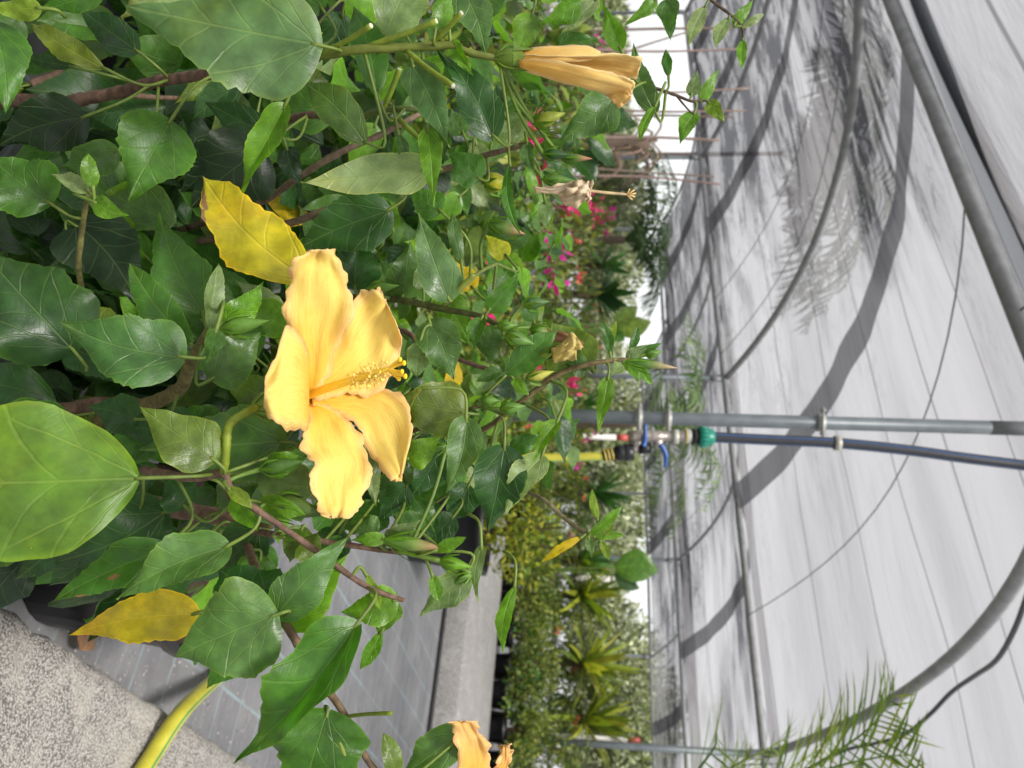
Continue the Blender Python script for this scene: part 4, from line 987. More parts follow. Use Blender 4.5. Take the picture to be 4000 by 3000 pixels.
def unit(a): return a / (np.linalg.norm(a, axis=-1, keepdims=True) + 1e-9)
def leafmass(P, X, N, L, W, tint):
    """P,X,N (n,3); L,W (n,)"""
    X = unit(X); N = unit(N - X * (N * X).sum(-1, keepdims=True)); Y = np.cross(N, X); n = len(P)
    V = P[:, None] + X[:, None] * (LV[None, :, 0:1] * L[:, None, None]) + Y[:, None] * (LV[None, :, 1:2] * W[:, None, None] * 2) + N[:, None] * (LV[None, :, 2:3] * L[:, None, None])
    T = LT[None] + (np.arange(n) * 8)[:, None, None]
    return V.reshape(-1, 3), T.reshape(-1, 3), np.repeat(tint, 8, 0)
def pick(cols, n, a=.25):
    c = np.array([TINT[x] if isinstance(x, str) else x for x in cols])[rng.integers(0, len(cols), n)]
    return c * (1 + rng.uniform(-a, a, (n, 1)))
def crown(parent, c, rad, n, L, cols, name='foliage', clumps=14, up=.5, mat='small_leaf', ratio=.38):
    c = np.array(c); rad = np.array(rad)
    cc = unit(rng.normal(size=(clumps, 3))) * rng.uniform(.35, .95, (clumps, 1)); k = rng.integers(0, clumps, n)
    u = cc[k] + rng.normal(size=(n, 3)) * .26; l = np.linalg.norm(u, axis=1); u[l > 1.12] *= (1.08 / l[l > 1.12])[:, None]
    P = c + u * rad; X = unit(u * .8 + rng.normal(size=(n, 3)) * .7 + np.array([0, 0, up * .6])); N = rng.normal(size=(n, 3)) * .6 + np.array([0, 0, 1.]) + u * .3
    Ls = L * rng.uniform(.6, 1.3, n); tn = pick(cols, n) * (rng.uniform(.75, 1.25, clumps)[k])[:, None]
    P[:, 2] = np.maximum(P[:, 2], .05)
    V, T, t = leafmass(P, X, N, Ls, Ls * ratio, tn); o = np_mesh(name, V, T, t, MAT[mat], parent); o['kind'] = 'stuff'; return P, u
def blossoms(parent, P, u, n, size, cols, name='blossom'):
    idx = rng.choice(np.argsort(-(u[:, 2] * .8 + np.linalg.norm(u, axis=1)))[:max(n * 6, 40)], n, replace=False)
    for q in idx:                                    # each head a cluster of papery bracts
        m = 14; Q = P[q] + rng.normal(size=(m, 3)) * size * .45 + np.array([0, 0, size * .4]); X = unit(rng.normal(size=(m, 3)) + np.array([0, 0, .4])); N = rng.normal(size=(m, 3))
        Ls = size * rng.uniform(.5, .9, m); V, T, t = leafmass(Q, X, N, Ls, Ls * .62, pick(cols, m, .2)); np_mesh(name, V, T, t, MAT['small_leaf'], parent)
def bush(x, y, h, r, n, L, cols, label, cat='shrub', group=None, fl=None, potr=None, poth=.26, name='potted_shrub', up=.5, stems=4, low=None):
    e = empty(name, (x, y, 0)); tag(e, label, cat, group)
    z0 = (poth if potr else 0.02) * .9
    if potr: pot(e, x, y, potr, poth)
    mb = MB()
    for k in range(stems):
        a = random.uniform(0, 6.3); rr = r * random.uniform(.2, .6)
        tube(mb, catmull([(x, y, z0 * .9), (x + rr * .4 * math.cos(a), y + rr * .4 * math.sin(a), (z0 + h) / 2), (x + rr * math.cos(a), y + rr * math.sin(a), h * .92)], 4), [.008, .006, .003], 6, jit((.13, .09, .06)))
    mb.build('stem', MAT['bark'], e)
    zl = low if low is not None else z0
    P, u = crown(e, (x, y, (zl + h) / 2), (r, r, (h - zl) / 2), n, L, cols, up=up)
    if fl: blossoms(e, P, u, *fl)
    return e
MAGE, PINK, CORAL, WHITE = [(.62, .02, .30), (.75, .05, .42)], [(.80, .06, .22), (.72, .03, .20)], [(.75, .10, .06), (.80, .18, .12)], [(.75, .72, .70)]
OLV = [(.13, .18, .035), (.19, .23, .04), (.085, .135, .03), (.28, .31, .06)]
YEL = [(.34, .36, .02), (.25, .31, .02), (.42, .40, .03), (.14, .22, .02)]
GRN = ['M', 'B', 'D', 'O', (.07, .16, .03)]

# hedge of potted shrubs behind the path (front row shows its black pots)
gh = 'potted shrubs in the hedge behind the path'
k = 0
for row, (dh, hh, nl) in enumerate(((.17, .58, 800), (.70, .80, 1500), (1.35, .92, 1500))):
    s = -4.6 + row * .2
    while s < 4.6:
        p = gp(s, hb + dh + random.uniform(-.06, .06)); h = hh * random.uniform(.86, 1.12)
        kind = k % 4
        lab = ['olive leaved potted shrub with scattered coral flowers in the hedge behind the path', 'fine leaved green potted shrub without flowers in the hedge behind the path', 'yellowish green potted shrub with coral flowers in the hedge behind the path', 'dark leaved potted shrub with pale pink flowers in the hedge behind the path'][kind]
        cols = [OLV, OLV + ['M'], OLV + [(.2, .24, .03)], OLV + ['D', 'M']][kind]
        fl = [(2, .032, CORAL), None, (1, .032, CORAL), (2, .035, [(.75, .35, .42)])][kind] if row else None
        bush(p.x, p.y, h, random.uniform(.30, .38) if row else .24, nl, .046, cols, lab, group=gh + ' (%s)' % ['coral', 'plain', 'yellowish', 'pink'][kind], fl=fl, potr=.115 if row == 0 else None, poth=.26, low=.22)
        k += 1; s += .25 if row == 0 else .62
# flowering shrubs on the left, nearer rows of potted bougainvillea
gb = 'potted bougainvilleas beyond the hibiscus'
LEFT = [(-.55, 1.95, .66), (-.95, 2.15, .72), (-.15, 2.05, .60), (-1.5, 2.5, .82), (-.35, 2.7, .70), (-.85, 2.95, .78), (.12, 2.95, .62), (-1.9, 3.2, .86), (-1.35, 3.5, .84), (-.1, 3.6, .74), (-.62, 3.75, .8), (-2.3, 4.2, .92), (-1.6, 4.5, .90), (-.9, 4.7, .88), (-.25, 4.7, .80), (.25, 4.1, .66), (-3.0, 5.2, .98), (-2.2, 5.6, .98), (-1.4, 5.8, .95), (-.6, 5.9, .9), (-1.5, 7.0, 1.0), (-2.6, 7.2, 1.05), (-.5, 7.2, .95), (-3.8, 6.6, 1.05), (.3, 5.6, .85), (.35, 6.8, .9)]
for i, (x, y, h) in enumerate(LEFT):
    fk = ['magenta', 'pink', 'red', 'plain'][i % 4] if y > 2.3 else ['pink', 'plain'][i % 2]
    if x < -1.2 and fk != 'plain': fk = 'magenta'
    fl = dict(magenta=(3, .044, MAGE), pink=(2, .046, PINK), red=(2, .036, PINK + CORAL), plain=None)[fk]
    lab = dict(magenta='potted bougainvillea with magenta bracts beyond the closed orange flower', pink='potted bougainvillea with pink bracts beyond the withered flower', red='leafy potted shrub with red and pink flowers left of the grey hose post', plain='leafy yellowish green potted shrub without flowers beyond the hibiscus')[fk]
    bush(x, y, h, random.uniform(.27, .36), 1000 if y < 4 else 800, .05 if y < 4 else .06, ([(.07, .16, .03), 'B', (.20, .26, .03), (.30, .33, .04), 'O', (.13, .2, .04)] if y < 3.4 else [(.12, .16, .04), (.17, .2, .05), (.085, .13, .035), (.24, .26, .06)]), lab, group=gb + ' (%s)' % fk, fl=fl, potr=.15, poth=.22, low=.12)
# golden leaved shrubs
q = on_z(1612, 2060, 0); bush(q.x, q.y, .80, .22, 1100, .034, YEL, 'golden leaved shrub in a large black pot at the near edge of the path', name='golden_shrub', potr=.20, poth=.36, low=.34)
q = on_z(1690, 1730, 0); bush(q.x, q.y, .74, .24, 1100, .036, YEL, 'golden leaved shrub growing at the foot of the grey hose post', name='golden_shrub', potr=.16, poth=.25, low=.1)
q = on_z(1850, 1690, 0); bush(q.x, q.y, .92, .36, 1200, .045, YEL + OLV, 'taller yellow green shrub behind the hose post', name='golden_shrub', potr=.16, poth=.25, low=.1)

# spiky rosettes (yuccas)
def rosette(px, py, d, n, Lb, cols, label, name='spiky_palm', wd=.03, group=None, trunk=True):
    c = at(px, py, d); e = empty(name, (c.x, c.y, 0)); tag(e, label, 'palm', group)
    if trunk:
        mb = MB(); tube(mb, [(c.x, c.y, 0), (c.x + .01, c.y, c.z * .5), (c.x, c.y, c.z)], [.035, .03, .04], 8, (.10, .075, .05)); mb.build('trunk', MAT['bark'], e)
    mb0 = []
    for k in range(n):
        el = math.radians(random.triangular(-30, 88, 50)); az = random.uniform(0, 6.3); L = Lb * random.uniform(.8, 1.12)
        d0 = np.array([math.cos(el) * math.cos(az), math.cos(el) * math.sin(az), math.sin(el)]); sd_ = np.array([-math.sin(az), math.cos(az), 0]); C0 = np.array(c)
        pts = [C0 + d0 * L * t + np.array([0, 0, -.22 * L * t ** 2.2 * math.cos(el)]) for t in (.04, .35, .7, 1)]
        nn = np.cross(d0, sd_)
        vs = []
        for p_, w_ in zip(pts, (.45, 1, .75, .04)): vs += [p_ - sd_ * wd * w_, p_ - nn * wd * .3 * w_, p_ + sd_ * wd * w_]
        fs = []
        for i in range(3): fs += [[i * 3, i * 3 + 1, i * 3 + 4, i * 3 + 3], [i * 3 + 1, i * 3 + 2, i * 3 + 5, i * 3 + 4]]
        mb = MB(); cl = tuple(pick(cols, 1)[0]); mb.add(vs, fs, None, cl); mb.build('blade', MAT['small_leaf'], e)
    return e
YUC = [(.30, .34, .03), (.22, .29, .03), (.40, .40, .05), (.14, .20, .03)]
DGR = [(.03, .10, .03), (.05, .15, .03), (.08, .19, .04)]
rosette(2265, 2325, 7.6, 62, .52, YUC, 'yellow green spiky palm, leftmost of three rosettes in the hedge')
rosette(2272, 2592, 7.3, 66, .56, YUC, 'yellow green spiky palm, middle one of three rosettes in the hedge')
rosette(2278, 2812, 7.0, 66, .56, YUC, 'yellow green spiky palm beside the right hand grey post')
rosette(2262, 2185, 8.0, 46, .48, YUC[:2] + DGR, 'loose green and yellow spiky palm right of the yellow hose')
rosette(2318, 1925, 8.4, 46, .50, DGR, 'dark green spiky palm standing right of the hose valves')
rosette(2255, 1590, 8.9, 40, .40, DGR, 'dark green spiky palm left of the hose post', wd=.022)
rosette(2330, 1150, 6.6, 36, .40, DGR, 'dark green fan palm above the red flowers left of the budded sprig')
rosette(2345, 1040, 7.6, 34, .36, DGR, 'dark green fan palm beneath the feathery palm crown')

# feathery palms
def frond(e, pts, Ll, cols, n=26, wd=.009, droop=.35, d_up=(0, 0, 1), rr=.006, tip=.35, sub=None):
    c = [np.array(p) for p in catmull(pts, 8)]; mb = MB(); tube(mb, c, [rr, rr * .7, rr * .25], 6, tuple(pick(cols, 1)[0] * 1.3)); st = mb.build('frond', MAT['small_leaf'], e)
    mb = MB(); m = len(c)
    for k in range(n):
        f = .12 + .88 * k / (n - 1); i = min(m - 2, int(f * (m - 1))); p0 = c[i] + (c[i + 1] - c[i]) * (f * (m - 1) - i); T = unit(c[i + 1] - c[i])
        S_ = np.cross(T, np.array(d_up)); S_ = unit(S_); Nn = np.cross(S_, T)
        for sg in (-1, 1):
            l = Ll * (1 - .6 * abs(f - .45) ** 1.3) * random.uniform(.8, 1.15) * (tip + (1 - tip) * min(1, (1.05 - f) * 3))
            dr = unit(S_ * sg * .85 + T * random.uniform(.45, .85) + Nn * random.uniform(0, .35) + rng.normal(size=3) * .10)
            wv = unit(np.cross(dr, Nn))
            pts2 = [p0 + dr * l * t + np.array([0, 0, -droop * l * t * t]) for t in (0, .35, .7, 1)]
            vs = []
            for p_, w_ in zip(pts2, (.5, 1, .8, .05)): vs += [p_ - wv * wd * w_, p_ + wv * wd * w_]
            mb.add(vs, [[0, 1, 3, 2], [2, 3, 5, 4], [4, 5, 7, 6]], None, tuple(pick(cols, 1)[0]))
    o = mb.build('leaflet', MAT['small_leaf'], st); o['kind'] = 'stuff'
PALM = [(.13, .21, .03), (.09, .17, .03), (.17, .25, .03), (.26, .30, .04)]
# near palm at the lower right of the picture
e = empty('feather_palm', (1.75, 2.75, 0)); tag(e, 'feathery palm with yellowing leaflets reaching in under the near roof arch', 'palm')
mb = MB(); tube(mb, [(1.75, 2.75, 0), (1.74, 2.74, .5), (1.70, 2.70, .95)], [.035, .03, .025], 9, (.2, .2, .07)); mb.build('trunk', MAT['bark'], e)
r0 = (1.70, 2.70, .95)
for pts, n, Ll in [([r0, at(2950, 3120, 2.6), at(3230, 2960, 2.5), at(3400, 2840, 2.45), at(3490, 2720, 2.42)], 30, .26), ([r0, at(2900, 3180, 2.4), at(3200, 3020, 2.3), at(3420, 2960, 2.2), at(3560, 2950, 2.15)], 26, .24),
                   ([r0, at(2750, 3120, 2.7), at(2860, 3000, 2.7), at(2990, 2930, 2.72), at(3060, 2890, 2.75)], 20, .20), ([r0, at(2650, 3150, 2.4), at(2720, 3020, 2.3), at(2790, 2920, 2.25), at(2800, 2860, 2.2)], 16, .18),
                   ([r0, at(3100, 3160, 2.5), at(3330, 3080, 2.4), at(3600, 3060, 2.3)], 20, .24), ([r0, at(2980, 3080, 2.8), at(3120, 2980, 2.9), at(3250, 2900, 3.0)], 22, .24), ([r0, at(2700, 3150, 3.0), at(2850, 3080, 3.1), at(2950, 3040, 3.2)], 18, .22)]:
    frond(e, pts, Ll * 1.3, PALM, int(n * .8), .0036, .16)
# middle palm behind the hose post
def palm(px, py, d, zt, nf, Lf, Ll, cols, label, wd=.01, tr=.04, name='feather_palm', nl=24, trunkcol=(.16, .12, .09), aim=None):
    c = at(px, py, d); e = empty(name, (c.x, c.y, 0)); tag(e, label, 'palm')
    mb = MB(); tube(mb, catmull([(c.x, c.y, 0), (c.x + .02, c.y, c.z * .5), (c.x, c.y, c.z)], 5), [tr * 1.2, tr, tr * .9], 9, trunkcol); mb.build('trunk', MAT['bark'], e)
    for k in range(nf):
        az = 2 * math.pi * k / nf + random.uniform(-.25, .25); el = math.radians(random.uniform(22, 78)); C0 = np.array(c); o_ = np.array([math.cos(az), math.sin(az), 0])
        L = Lf * random.uniform(.8, 1.1)
        pts = [C0, C0 + o_ * L * .35 * math.cos(el) + np.array([0, 0, L * .40 * math.sin(el)]), C0 + o_ * L * .72 * math.cos(el * .8) + np.array([0, 0, L * .55 * math.sin(el)]), C0 + o_ * L * math.cos(el * .6) + np.array([0, 0, L * .42 * math.sin(el)])]
        frond(e, pts, Ll, cols, nl, wd, .5)
    return e
PG = [(.16, .24, .10), (.12, .19, .07), (.22, .28, .13), (.08, .15, .05)]
palm(2500, 1650, 5.6, 0, 12, .95, .26, PG, 'feathery young palm standing behind the grey hose post', wd=.007, nl=26)
palm(2440, 935, 6.3, 0, 15, .75, .20, [(.05, .10, .03), (.08, .14, .04), (.035, .075, .025)], 'feathery palm with a slender trunk left of the budded sprig', wd=.008, tr=.035, nl=26)
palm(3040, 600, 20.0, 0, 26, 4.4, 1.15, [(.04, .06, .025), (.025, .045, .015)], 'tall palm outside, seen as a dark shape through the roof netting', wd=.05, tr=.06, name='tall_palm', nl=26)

# broad leaved plants rising out of the hedge
def broad(name, label, leaves, base, d):
    e = empty(name, base); tag(e, label, 'plant')
    for (b, t, W, c) in leaves:
        B, T = at(*b, d), at(*t, d); v = (CAMP - (B + T) / 2).normalized()
        vs, fs, uv, ed, br = leaf_geo((T - B).length, px2m(W, d), ns=14, nh=4, bend=.4, fold=.2, wave=.03, teeth=0, narrow=True, lobe=.01)
        mb = MB(); mb.add(vs, fs, uv, c if not isinstance(c, str) else TINT[c]); o = mb.build('leaf', MAT['leaf']); set_attr(o, ed, br)
        o.parent = e; o.matrix_parent_inverse = parent_inv(e); o.matrix_basis = frame(B, T, v)
        mb = MB(); tube(mb, catmull([B, (B + V3(base)) / 2 + V3((0, 0, .1)), V3(base)], 5), [.006, .009, .012], 7, (.1, .17, .03)); mb.build('leaf_stalk', MAT['stem'], e)
q = at(2300, 2235, 7.3)
broad('broad_leaf_plant', 'plant with one broad glossy green leaf above the hedge', [((2400, 2215), (2574, 2228), 128, (.075, .19, .015)), ((2400, 2240), (2500, 2300), 60, 'D')], (q.x, q.y, .2), 7.3)
q = at(2300, 1280, 4.0)
broad('broad_leaf_plant', 'plant with two broad lime green leaves above the budded sprig', [((2405, 1290), (2545, 1255), 85, (.12, .2, .02)), ((2400, 1270), (2492, 1195), 70, (.10, .17, .02)), ((2395, 1300), (2440, 1330), 50, 'M')], (q.x, q.y, .1), 4.0)

# canes and the dry palm trunk at the left
gc = 'brown canes standing among the left hand pots'
for i, (a, b, d, r) in enumerate([((2250, 195), (2895, 192), 4.6, 7), ((2250, 455), (2862, 458), 4.8, 7), ((2226, 687), (2815, 720), 4.2, 7), ((2230, 655), (2790, 690), 5.0, 6), ((2250, 425), (2912, 432), 5.2, 7), ((2300, 360), (2925, 345), 5.0, 6), ((2260, 540), (2810, 548), 4.6, 9), ((2300, 250), (2700, 120), 5.4, 6), ((2300, 120), (2860, 110), 5.6, 8)]):
    p, t = at(*a, d), at(*b, d); g = p - (t - p) * (p.z / max(.05, (t.z - p.z)))
    g = V3((p.x + (p.x - t.x) * .1, p.y, 0))
    mb = MB(); c = catmull([g, p, (p + t) / 2 + V3((random.uniform(-.02, .02), 0, 0)), t], 6)
    tube(mb, c, [px2m(r * .8, d) * (1.15 if k % 4 == 0 else 1) * (1 - .3 * k / len(c)) for k in range(len(c))], 8, jit((.36, .26, .22)))
    o = mb.build('bamboo_cane', MAT['bark']); tag(o, 'thin brown cane standing upright among the plants at the upper left', 'cane', gc)
c = at(2470, 560, 5.8); e = empty('dry_palm', (c.x, c.y, 0)); tag(e, 'palm stump with brown hanging dry fronds beyond the closed flower', 'palm')
mb = MB(); tube(mb, catmull([(c.x, c.y, 0), (c.x, c.y, .6), (c.x + .01, c.y, c.z + .12)], 6), [.05, .045, .05], 10, (.26, .19, .15)); mb.build('trunk', MAT['bark'], e)
for k in range(26):
    az = random.uniform(0, 6.3); z = c.z + random.uniform(-.25, .16); o_ = np.array([math.cos(az), math.sin(az), 0]); b = np.array([c.x, c.y, z]); L = random.uniform(.25, .5)
    mb = MB(); pts = catmull([b, b + o_ * L * .4 + np.array([0, 0, L * .25]), b + o_ * L * .75 - np.array([0, 0, L * .25])], 4); tube(mb, pts, [.006, .010, .002], 5, jit((.34, .25, .18), .3)); mb.build('dry_frond', MAT['bark'], e)
# marker stakes
for a, b, d, lab in [((2250, 1702), (2452, 1710), 8.7, 'white plant marker stake with red tip behind the hose valves'), ((2280, 2258), (2412, 2262), 7.9, 'white marker stake without red tip beside the broad glossy leaf'), ((2280, 2882), (2500, 2895), 6.9, 'white plant marker stake with red tip beside the right hand post')]:
    p, t = at(*a, d), at(*b, d); m = p + (t - p) * .78; g = V3((p.x, p.y, 0)); w_ = px2m(11, d)
    e = empty('marker_stake', g); tag(e, lab, 'stake')
    mb = MB(); ax = (m - g); box(mb, (g + m) / 2, V3((w_, 0, 0)), V3((0, .008, 0)), ax / 2, (.75, .72, .68)); mb.build('shaft', MAT['plastic'], e)
    red = 'red tip' in lab and 'without' not in lab
    mb = MB(); box(mb, (m + t) / 2 + ax * .0005, V3((w_ * 1.03, 0, 0)), V3((0, .0083, 0)), (t - m) / 2, (.62, .10, .09) if red else (.75, .72, .68)); mb.build('tip', MAT['plastic'], e)
# far trees beyond the shade house
TR = [(2380, 560, 27, 1.5, 1.3), (2450, 800, 26, 2.0, 1.7), (2400, 1000, 30, 2.2, 1.7), (2370, 1150, 34, 2.6, 1.1), (2440, 1640, 28, 2.4, 1.9), (2400, 1830, 26, 2.0, 1.6), (2430, 2020, 30, 2.2, 1.9), (2370, 2200, 27, 2.0, 1.2), (2360, 2400, 31, 2.4, 1.1), (2440, 2590, 26, 1.9, 1.8), (2480, 2760, 24, 2.0, 2.2), (2450, 2950, 25, 2.0, 2.0), (2360, 1400, 36, 2.6, 1.0), (2380, 330, 30, 2.2, 1.1), (2360, 100, 28, 2.2, 1.2), (2440, 3150, 24, 2.2, 2.0)]
TL = ['behind the dry palm stump', 'behind the slender palm trunk, left of it', 'behind the two fan palms', 'low on the skyline right of the fan palms', 'directly behind the hose valves', 'behind the dark spiky palm right of the valves', 'between the dark spiky palm and the broad leaf', 'low behind the broad glossy leaf', 'lowest one under open sky behind the first rosette', 'behind the middle rosette', 'tallest, behind the last two rosettes', 'behind the right hand post', 'low and distant behind the budded sprig', 'low behind the upper left canes', 'at the very top edge of the picture', 'at the very bottom edge of the picture']
for i, (px, py, d, r, rh) in enumerate(TR):
    c = at(px, py, d); e = empty('far_tree', (c.x, c.y, 0)); tag(e, 'far haze tinted grey green bushy tree ' + TL[i], 'tree', 'far trees beyond the shade house')
    zt = c.z + rh * .55; z0 = .5
    mb = MB(); tube(mb, catmull([(c.x, c.y, 0), (c.x + .1, c.y, zt * .4), (c.x, c.y, zt * .8)], 4), [.14, .1, .04], 8, (.12, .10, .08)); mb.build('trunk', MAT['bark'], e)
    crown(e, (c.x, c.y, (z0 + zt) / 2), (r, r, (zt - z0) / 2), 4200, .26, [(.15, .165, .095), (.18, .20, .115), (.12, .14, .075), (.22, .235, .14)], name='crown', clumps=34)  # grey green leaves, paled to put the distance haze into their colour

# ---------------------------------------------------------------- hose post: pipe, valves, hose
DP = 2.52
def pt(px, py, d=DP): return at(px, py, d)
UPV = V3((0, 0, 1)); TOC = V3((0, -1, 0)); RGT = V3((1, 0, 0))
e = empty('water_pipe', pt(2660, 1706)); tag(e, 'black water pipe with a blue stripe clipped to the grey post', 'pipe')
pc = [pt(2770, 1707), pt(3000, 1718), pt(3271, 1731), pt(3542, 1758), pt(3768, 1789), pt(4000, 1818), pt(4250, 1850, 2.5)]
cc = catmull(pc, 8); rp = px2m(21, DP)
mb = MB(); tube(mb, cc, rp, 16, (.032, .034, .042)); mb.build('pipe', MAT['plastic'], e)
mb = MB(); st = [np.array(q) + np.array(TOC) * rp * .80 - np.array(RGT) * rp * .58 for q in cc]; tube(mb, st, rp * .13, 6, (.05, .12, .30)); mb.build('stripe', MAT['plastic'], e)
mb = MB(); st = [np.array(q) + np.array(TOC) * rp * .60 + np.array(RGT) * rp * .78 for q in cc]; tube(mb, st, rp * .08, 6, (.05, .13, .3)); mb.build('stripe', MAT['plastic'], e)
# compression joint: green nut with ribs, black body, grey socket with yellow tape
def lz(mb, p, q, prof, tint, n=18):
    p, q = np.array(p), np.array(q); L = np.linalg.norm(q - p); lathe(mb, p, q - p, [(a * L, r) for a, r in prof], n, tint)
R_ = lambda x: px2m(x, DP)
mb = MB(); lz(mb, pt(2728, 1706), pt(2790, 1708), [(0, R_(30)), (0, R_(38)), (.55, R_(38)), (.85, R_(30)), (1, R_(24)), (1, R_(20))], (.01, .22, .15))
p0, p1 = np.array(pt(2730, 1706)), np.array(pt(2765, 1707)); axn = unit(p1 - p0)
for k in range(14):
    a = 2 * math.pi * k / 14; o_ = np.array([math.cos(a), math.sin(a), 0]) * R_(38); tube(mb, [p0 + o_, p1 + o_ * .98], R_(3.2), 5, (.012, .25, .17))
mb.build('nut', MAT['plastic'], e)
mb = MB(); lz(mb, pt(2700, 1705), pt(2729, 1706), [(0, R_(26)), (0, R_(31)), (1, R_(31)), (1, R_(26))], (.012, .012, .014)); mb.build('joint_body', MAT['plastic'], e)
mb = MB(); lz(mb, pt(2672, 1704), pt(2702, 1705), [(0, R_(22)), (0, R_(28)), (1, R_(28)), (1, R_(22))], (.42, .43, .44)); lz(mb, pt(2676, 1704), pt(2684, 1704), [(0, R_(27)), (.2, R_(29.5)), (.8, R_(29.5)), (1, R_(27))], (.6, .45, .08)); mb.build('socket', MAT['plastic'], e)
mb = MB(); lz(mb, pt(2540, 1704), pt(2674, 1704), [(0, R_(19)), (.1, R_(22)), (.35, R_(22)), (.36, R_(19)), (.7, R_(19)), (.71, R_(22)), (1, R_(22))], (.40, .35, .31)); lz(mb, pt(2455, 1706), pt(2542, 1704), [(0, R_(2)), (.02, R_(23)), (.3, R_(26)), (.75, R_(24)), (1, R_(22))], (.36, .31, .27)); mb.build('tee', MAT['brass'], e)
# two taps with blue levers
def tap(a, b, lev, lab):
    t = empty('hose_tap', pt(*a)); tag(t, lab, 'tap')
    mb = MB(); lz(mb, pt(*a), pt(*b), [(0, R_(14)), (.2, R_(18)), (.5, R_(20)), (.8, R_(17)), (1, R_(15)), (1, R_(2))], (.46, .42, .38)); mb.build('valve_body', MAT['brass'], t)
    c = catmull([pt(x, y, DP - .03) for x, y in lev], 5); mb = MB(); tube(mb, c, [R_(13), R_(10), R_(9), R_(5)], 8, (.02, .09, .34)); mb.build('lever', MAT['plastic'], t); return t
t1 = tap((2490, 1712), (2478, 1765), [(2512, 1742), (2518, 1728), (2521, 1700), (2520, 1655)], 'upper hose tap with a straight blue lever on the grey post')
t2 = tap((2575, 1712), (2565, 1752), [(2580, 1738), (2592, 1755), (2602, 1785), (2596, 1828)], 'second hose tap with a curved blue lever hanging free')
mb = MB(); lz(mb, pt(2495, 1752), pt(2542, 1750), [(0, R_(12)), (0, R_(22)), (1, R_(22)), (1, R_(12))], (.013, .013, .015)); mb.build('outlet', MAT['plastic'], t2)
# yellow hose: down from the tap behind the shrub, across the mat, over the kerb
e = empty('yellow_hose', on_z(760, 2700, .05)); tag(e, 'yellow garden hose with a green stripe running from the tap over the concrete kerb', 'hose')
gpts = [pt(2470, 1764), pt(2350, 1782), pt(2200, 1787), pt(2080, 1790), pt(1900, 1800), pt(1700, 1815)]
base = on_z(1420, 1960, .02)
gpts += [V3((base.x - .05, base.y + .35, .10)), on_z(1330, 2060, .018), on_z(1240, 2210, .018), on_z(1075, 2425, .018), on_z(950, 2555, .02), on_z(845, 2650, .035)]
gpts += [on_z(715, 2775, KZ + .022), on_z(590, 2960, KZ + .018), on_z(480, 3140, KZ + .018), on_z(350, 3350, KZ + .018)]
cc = catmull(gpts, 12); m = len(cc); rr = np.interp(np.linspace(0, 1, m), [0, .35, .55, 1], [.0140, .0140, .0145, .0155])
mb = MB(); tube(mb, cc, rr, 16, (.50, .46, .045)); mb.build('hose', MAT['plastic'], e)
mb = MB(); s1 = []
for i, q in enumerate(cc):
    T = unit(np.array(cc[min(i + 1, m - 1)]) - np.array(cc[max(i - 1, 0)])); v = unit(np.array(CAMP) - q); v = unit(v - T * (v @ T)); sd2 = np.cross(T, v)
    f = i / m; a = .75 if f > .5 else .9
    s1.append(q + rr[i] * .985 * (v * math.cos(a) + sd2 * math.sin(a) * (1 if sd2[0] > 0 else -1)))
tube(mb, s1, .0016, 6, (.02, .30, .13)); mb.build('stripe', MAT['plastic'], e)
mb = MB(); lz(mb, pt(2402, 1770), pt(2472, 1766), [(0, R_(22)), (0, R_(28)), (.45, R_(33)), (.5, R_(30)), (.55, R_(34)), (1, R_(34)), (1, R_(20))], (.014, .014, .016)); lz(mb, pt(2352, 1782), pt(2404, 1770), [(0, R_(18)), (.1, R_(22)), (.9, R_(24)), (1, R_(20))], (.014, .014, .016)); mb.build('hose_connector', MAT['plastic'], e)
for k in range(3):
    mb = MB(); a, b = pt(2360 + k * 14, 1780 - k * 3.4), pt(2366 + k * 14, 1778.6 - k * 3.4); lz(mb, a, b, [(0, R_(20)), (0, R_(25)), (1, R_(25)), (1, R_(20))], (.62, .47, .08)); mb.build('tie', MAT['plastic'], e)
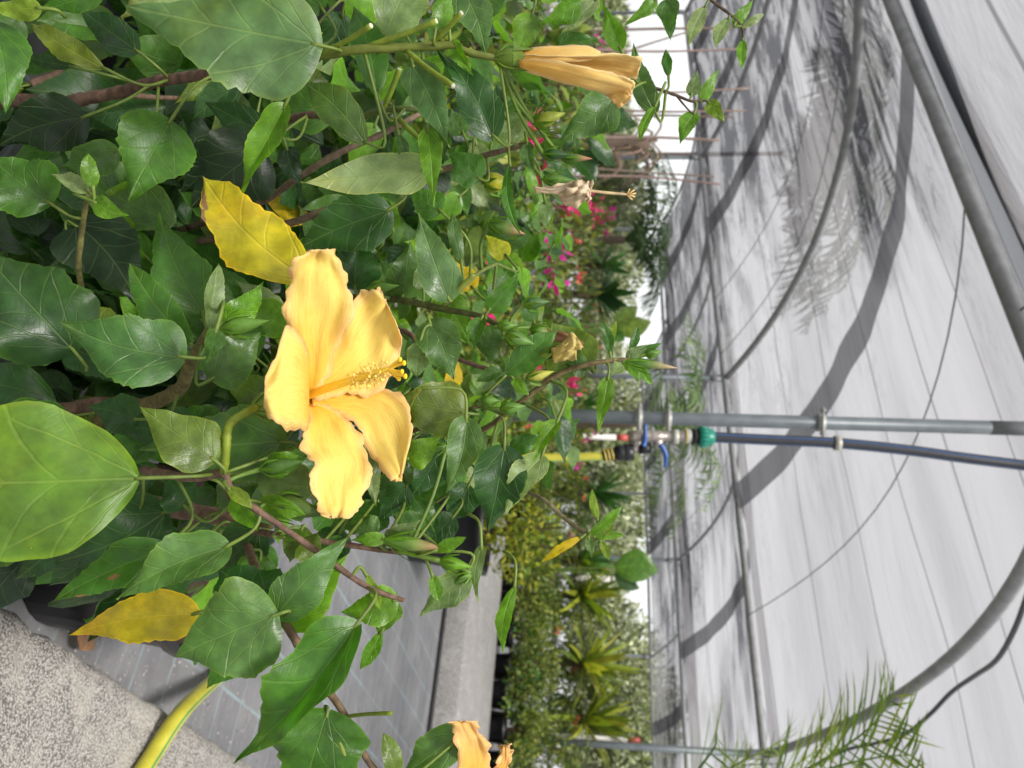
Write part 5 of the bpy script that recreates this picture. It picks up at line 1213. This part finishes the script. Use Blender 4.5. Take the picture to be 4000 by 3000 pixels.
# pipe clamps on the post
for px, lab in ((2515, 'steel pipe clamp with a long bolt, lowest on the hose post'), (2638, 'steel pipe clamp beside the green nut on the hose post'), (3270, 'steel pipe clamp, highest on the hose post, holding the striped pipe')):
    c = gp(0, -BAY); yc = 1621 + .0285 * (px - 2300); p = pt(px, yc, (c - CAMP).dot(_F) + .0)
    cz = at(px, yc, DP).z; cc0 = V3((c.x, c.y, cz)); e = empty('pipe_clamp', cc0); tag(e, lab, 'clamp')
    mb = MB(); lathe(mb, cc0 - UPV * .012, (0, 0, 1), [(0, .024), (0, .030), (.024, .030), (.024, .024)], 18, (.40, .40, .38)); mb.build('band', MAT['steel'], e)
    mb = MB(); tube(mb, [cc0 + V3((-.055, -.03, 0)), cc0 + V3((.075, -.03, 0))], .0045, 8, (.36, .36, .34)); tube(mb, [cc0 + V3((-.048, -.03, 0)), cc0 + V3((-.040, -.03, 0))], .010, 6, (.3, .3, .29)); tube(mb, [cc0 + V3((.03, -.03, 0)), cc0 + V3((.04, -.03, 0))], .010, 6, (.3, .3, .29)); mb.build('bolt', MAT['steel'], e)
    if px != 2515:
        q = V3(pt(px, 1706 if px == 2638 else 1731)); mb = MB(); lathe(mb, q - UPV * .010, (0, 0, 1), [(0, .019), (0, .0235), (.02, .0235), (.02, .019)], 16, (.44, .43, .38)); mb.build('band', MAT['steel'], e)

# litter on the mat: grit, and one dry leaf by the kerb
V_, T_, C_ = [], [], []
for k in range(1500):
    a = random.uniform(-.5, 3.4); o_ = abs(random.gauss(0, .16)) + .005; p = ka + kd * a - kr * o_; r = random.uniform(.0012, .0042)
    base_ = len(V_); 
    for dx, dy, dz in ((1, 0, .3), (-.5, .87, .3), (-.5, -.87, .3), (0, 0, 1.2)): V_.append((p.x + dx * r * random.uniform(.7, 1.2), p.y + dy * r * random.uniform(.7, 1.2), dz * r))
    T_ += [(base_, base_ + 1, base_ + 3), (base_ + 1, base_ + 2, base_ + 3), (base_ + 2, base_, base_ + 3)]; g = random.uniform(.18, .5); C_ += [(g, g * .95, g * .88)] * 4
tag(np_mesh('grit', np.array(V_), np.array(T_), np.array(C_), MAT['rough']), 'pale grit scattered on the mat along the kerb', 'grit', kind='stuff')
B, T = on_z(292, 2440, .012), on_z(345, 2530, .01); vs, fs, uv, ed, br = leaf_geo((T - B).length, .055, ns=12, nh=4, bend=.5, fold=.25, wave=.1, teeth=0)
mb = MB(); mb.add(vs, fs, uv, (.36, .19, .11)); o = mb.build('fallen_leaf', MAT['leaf']); set_attr(o, ed, br); o.matrix_basis = frame(B, T, V3((0, -.2, 1))); o.location.z += .012
tag(o, 'dry brown fallen leaf lying against the concrete kerb', 'leaf')
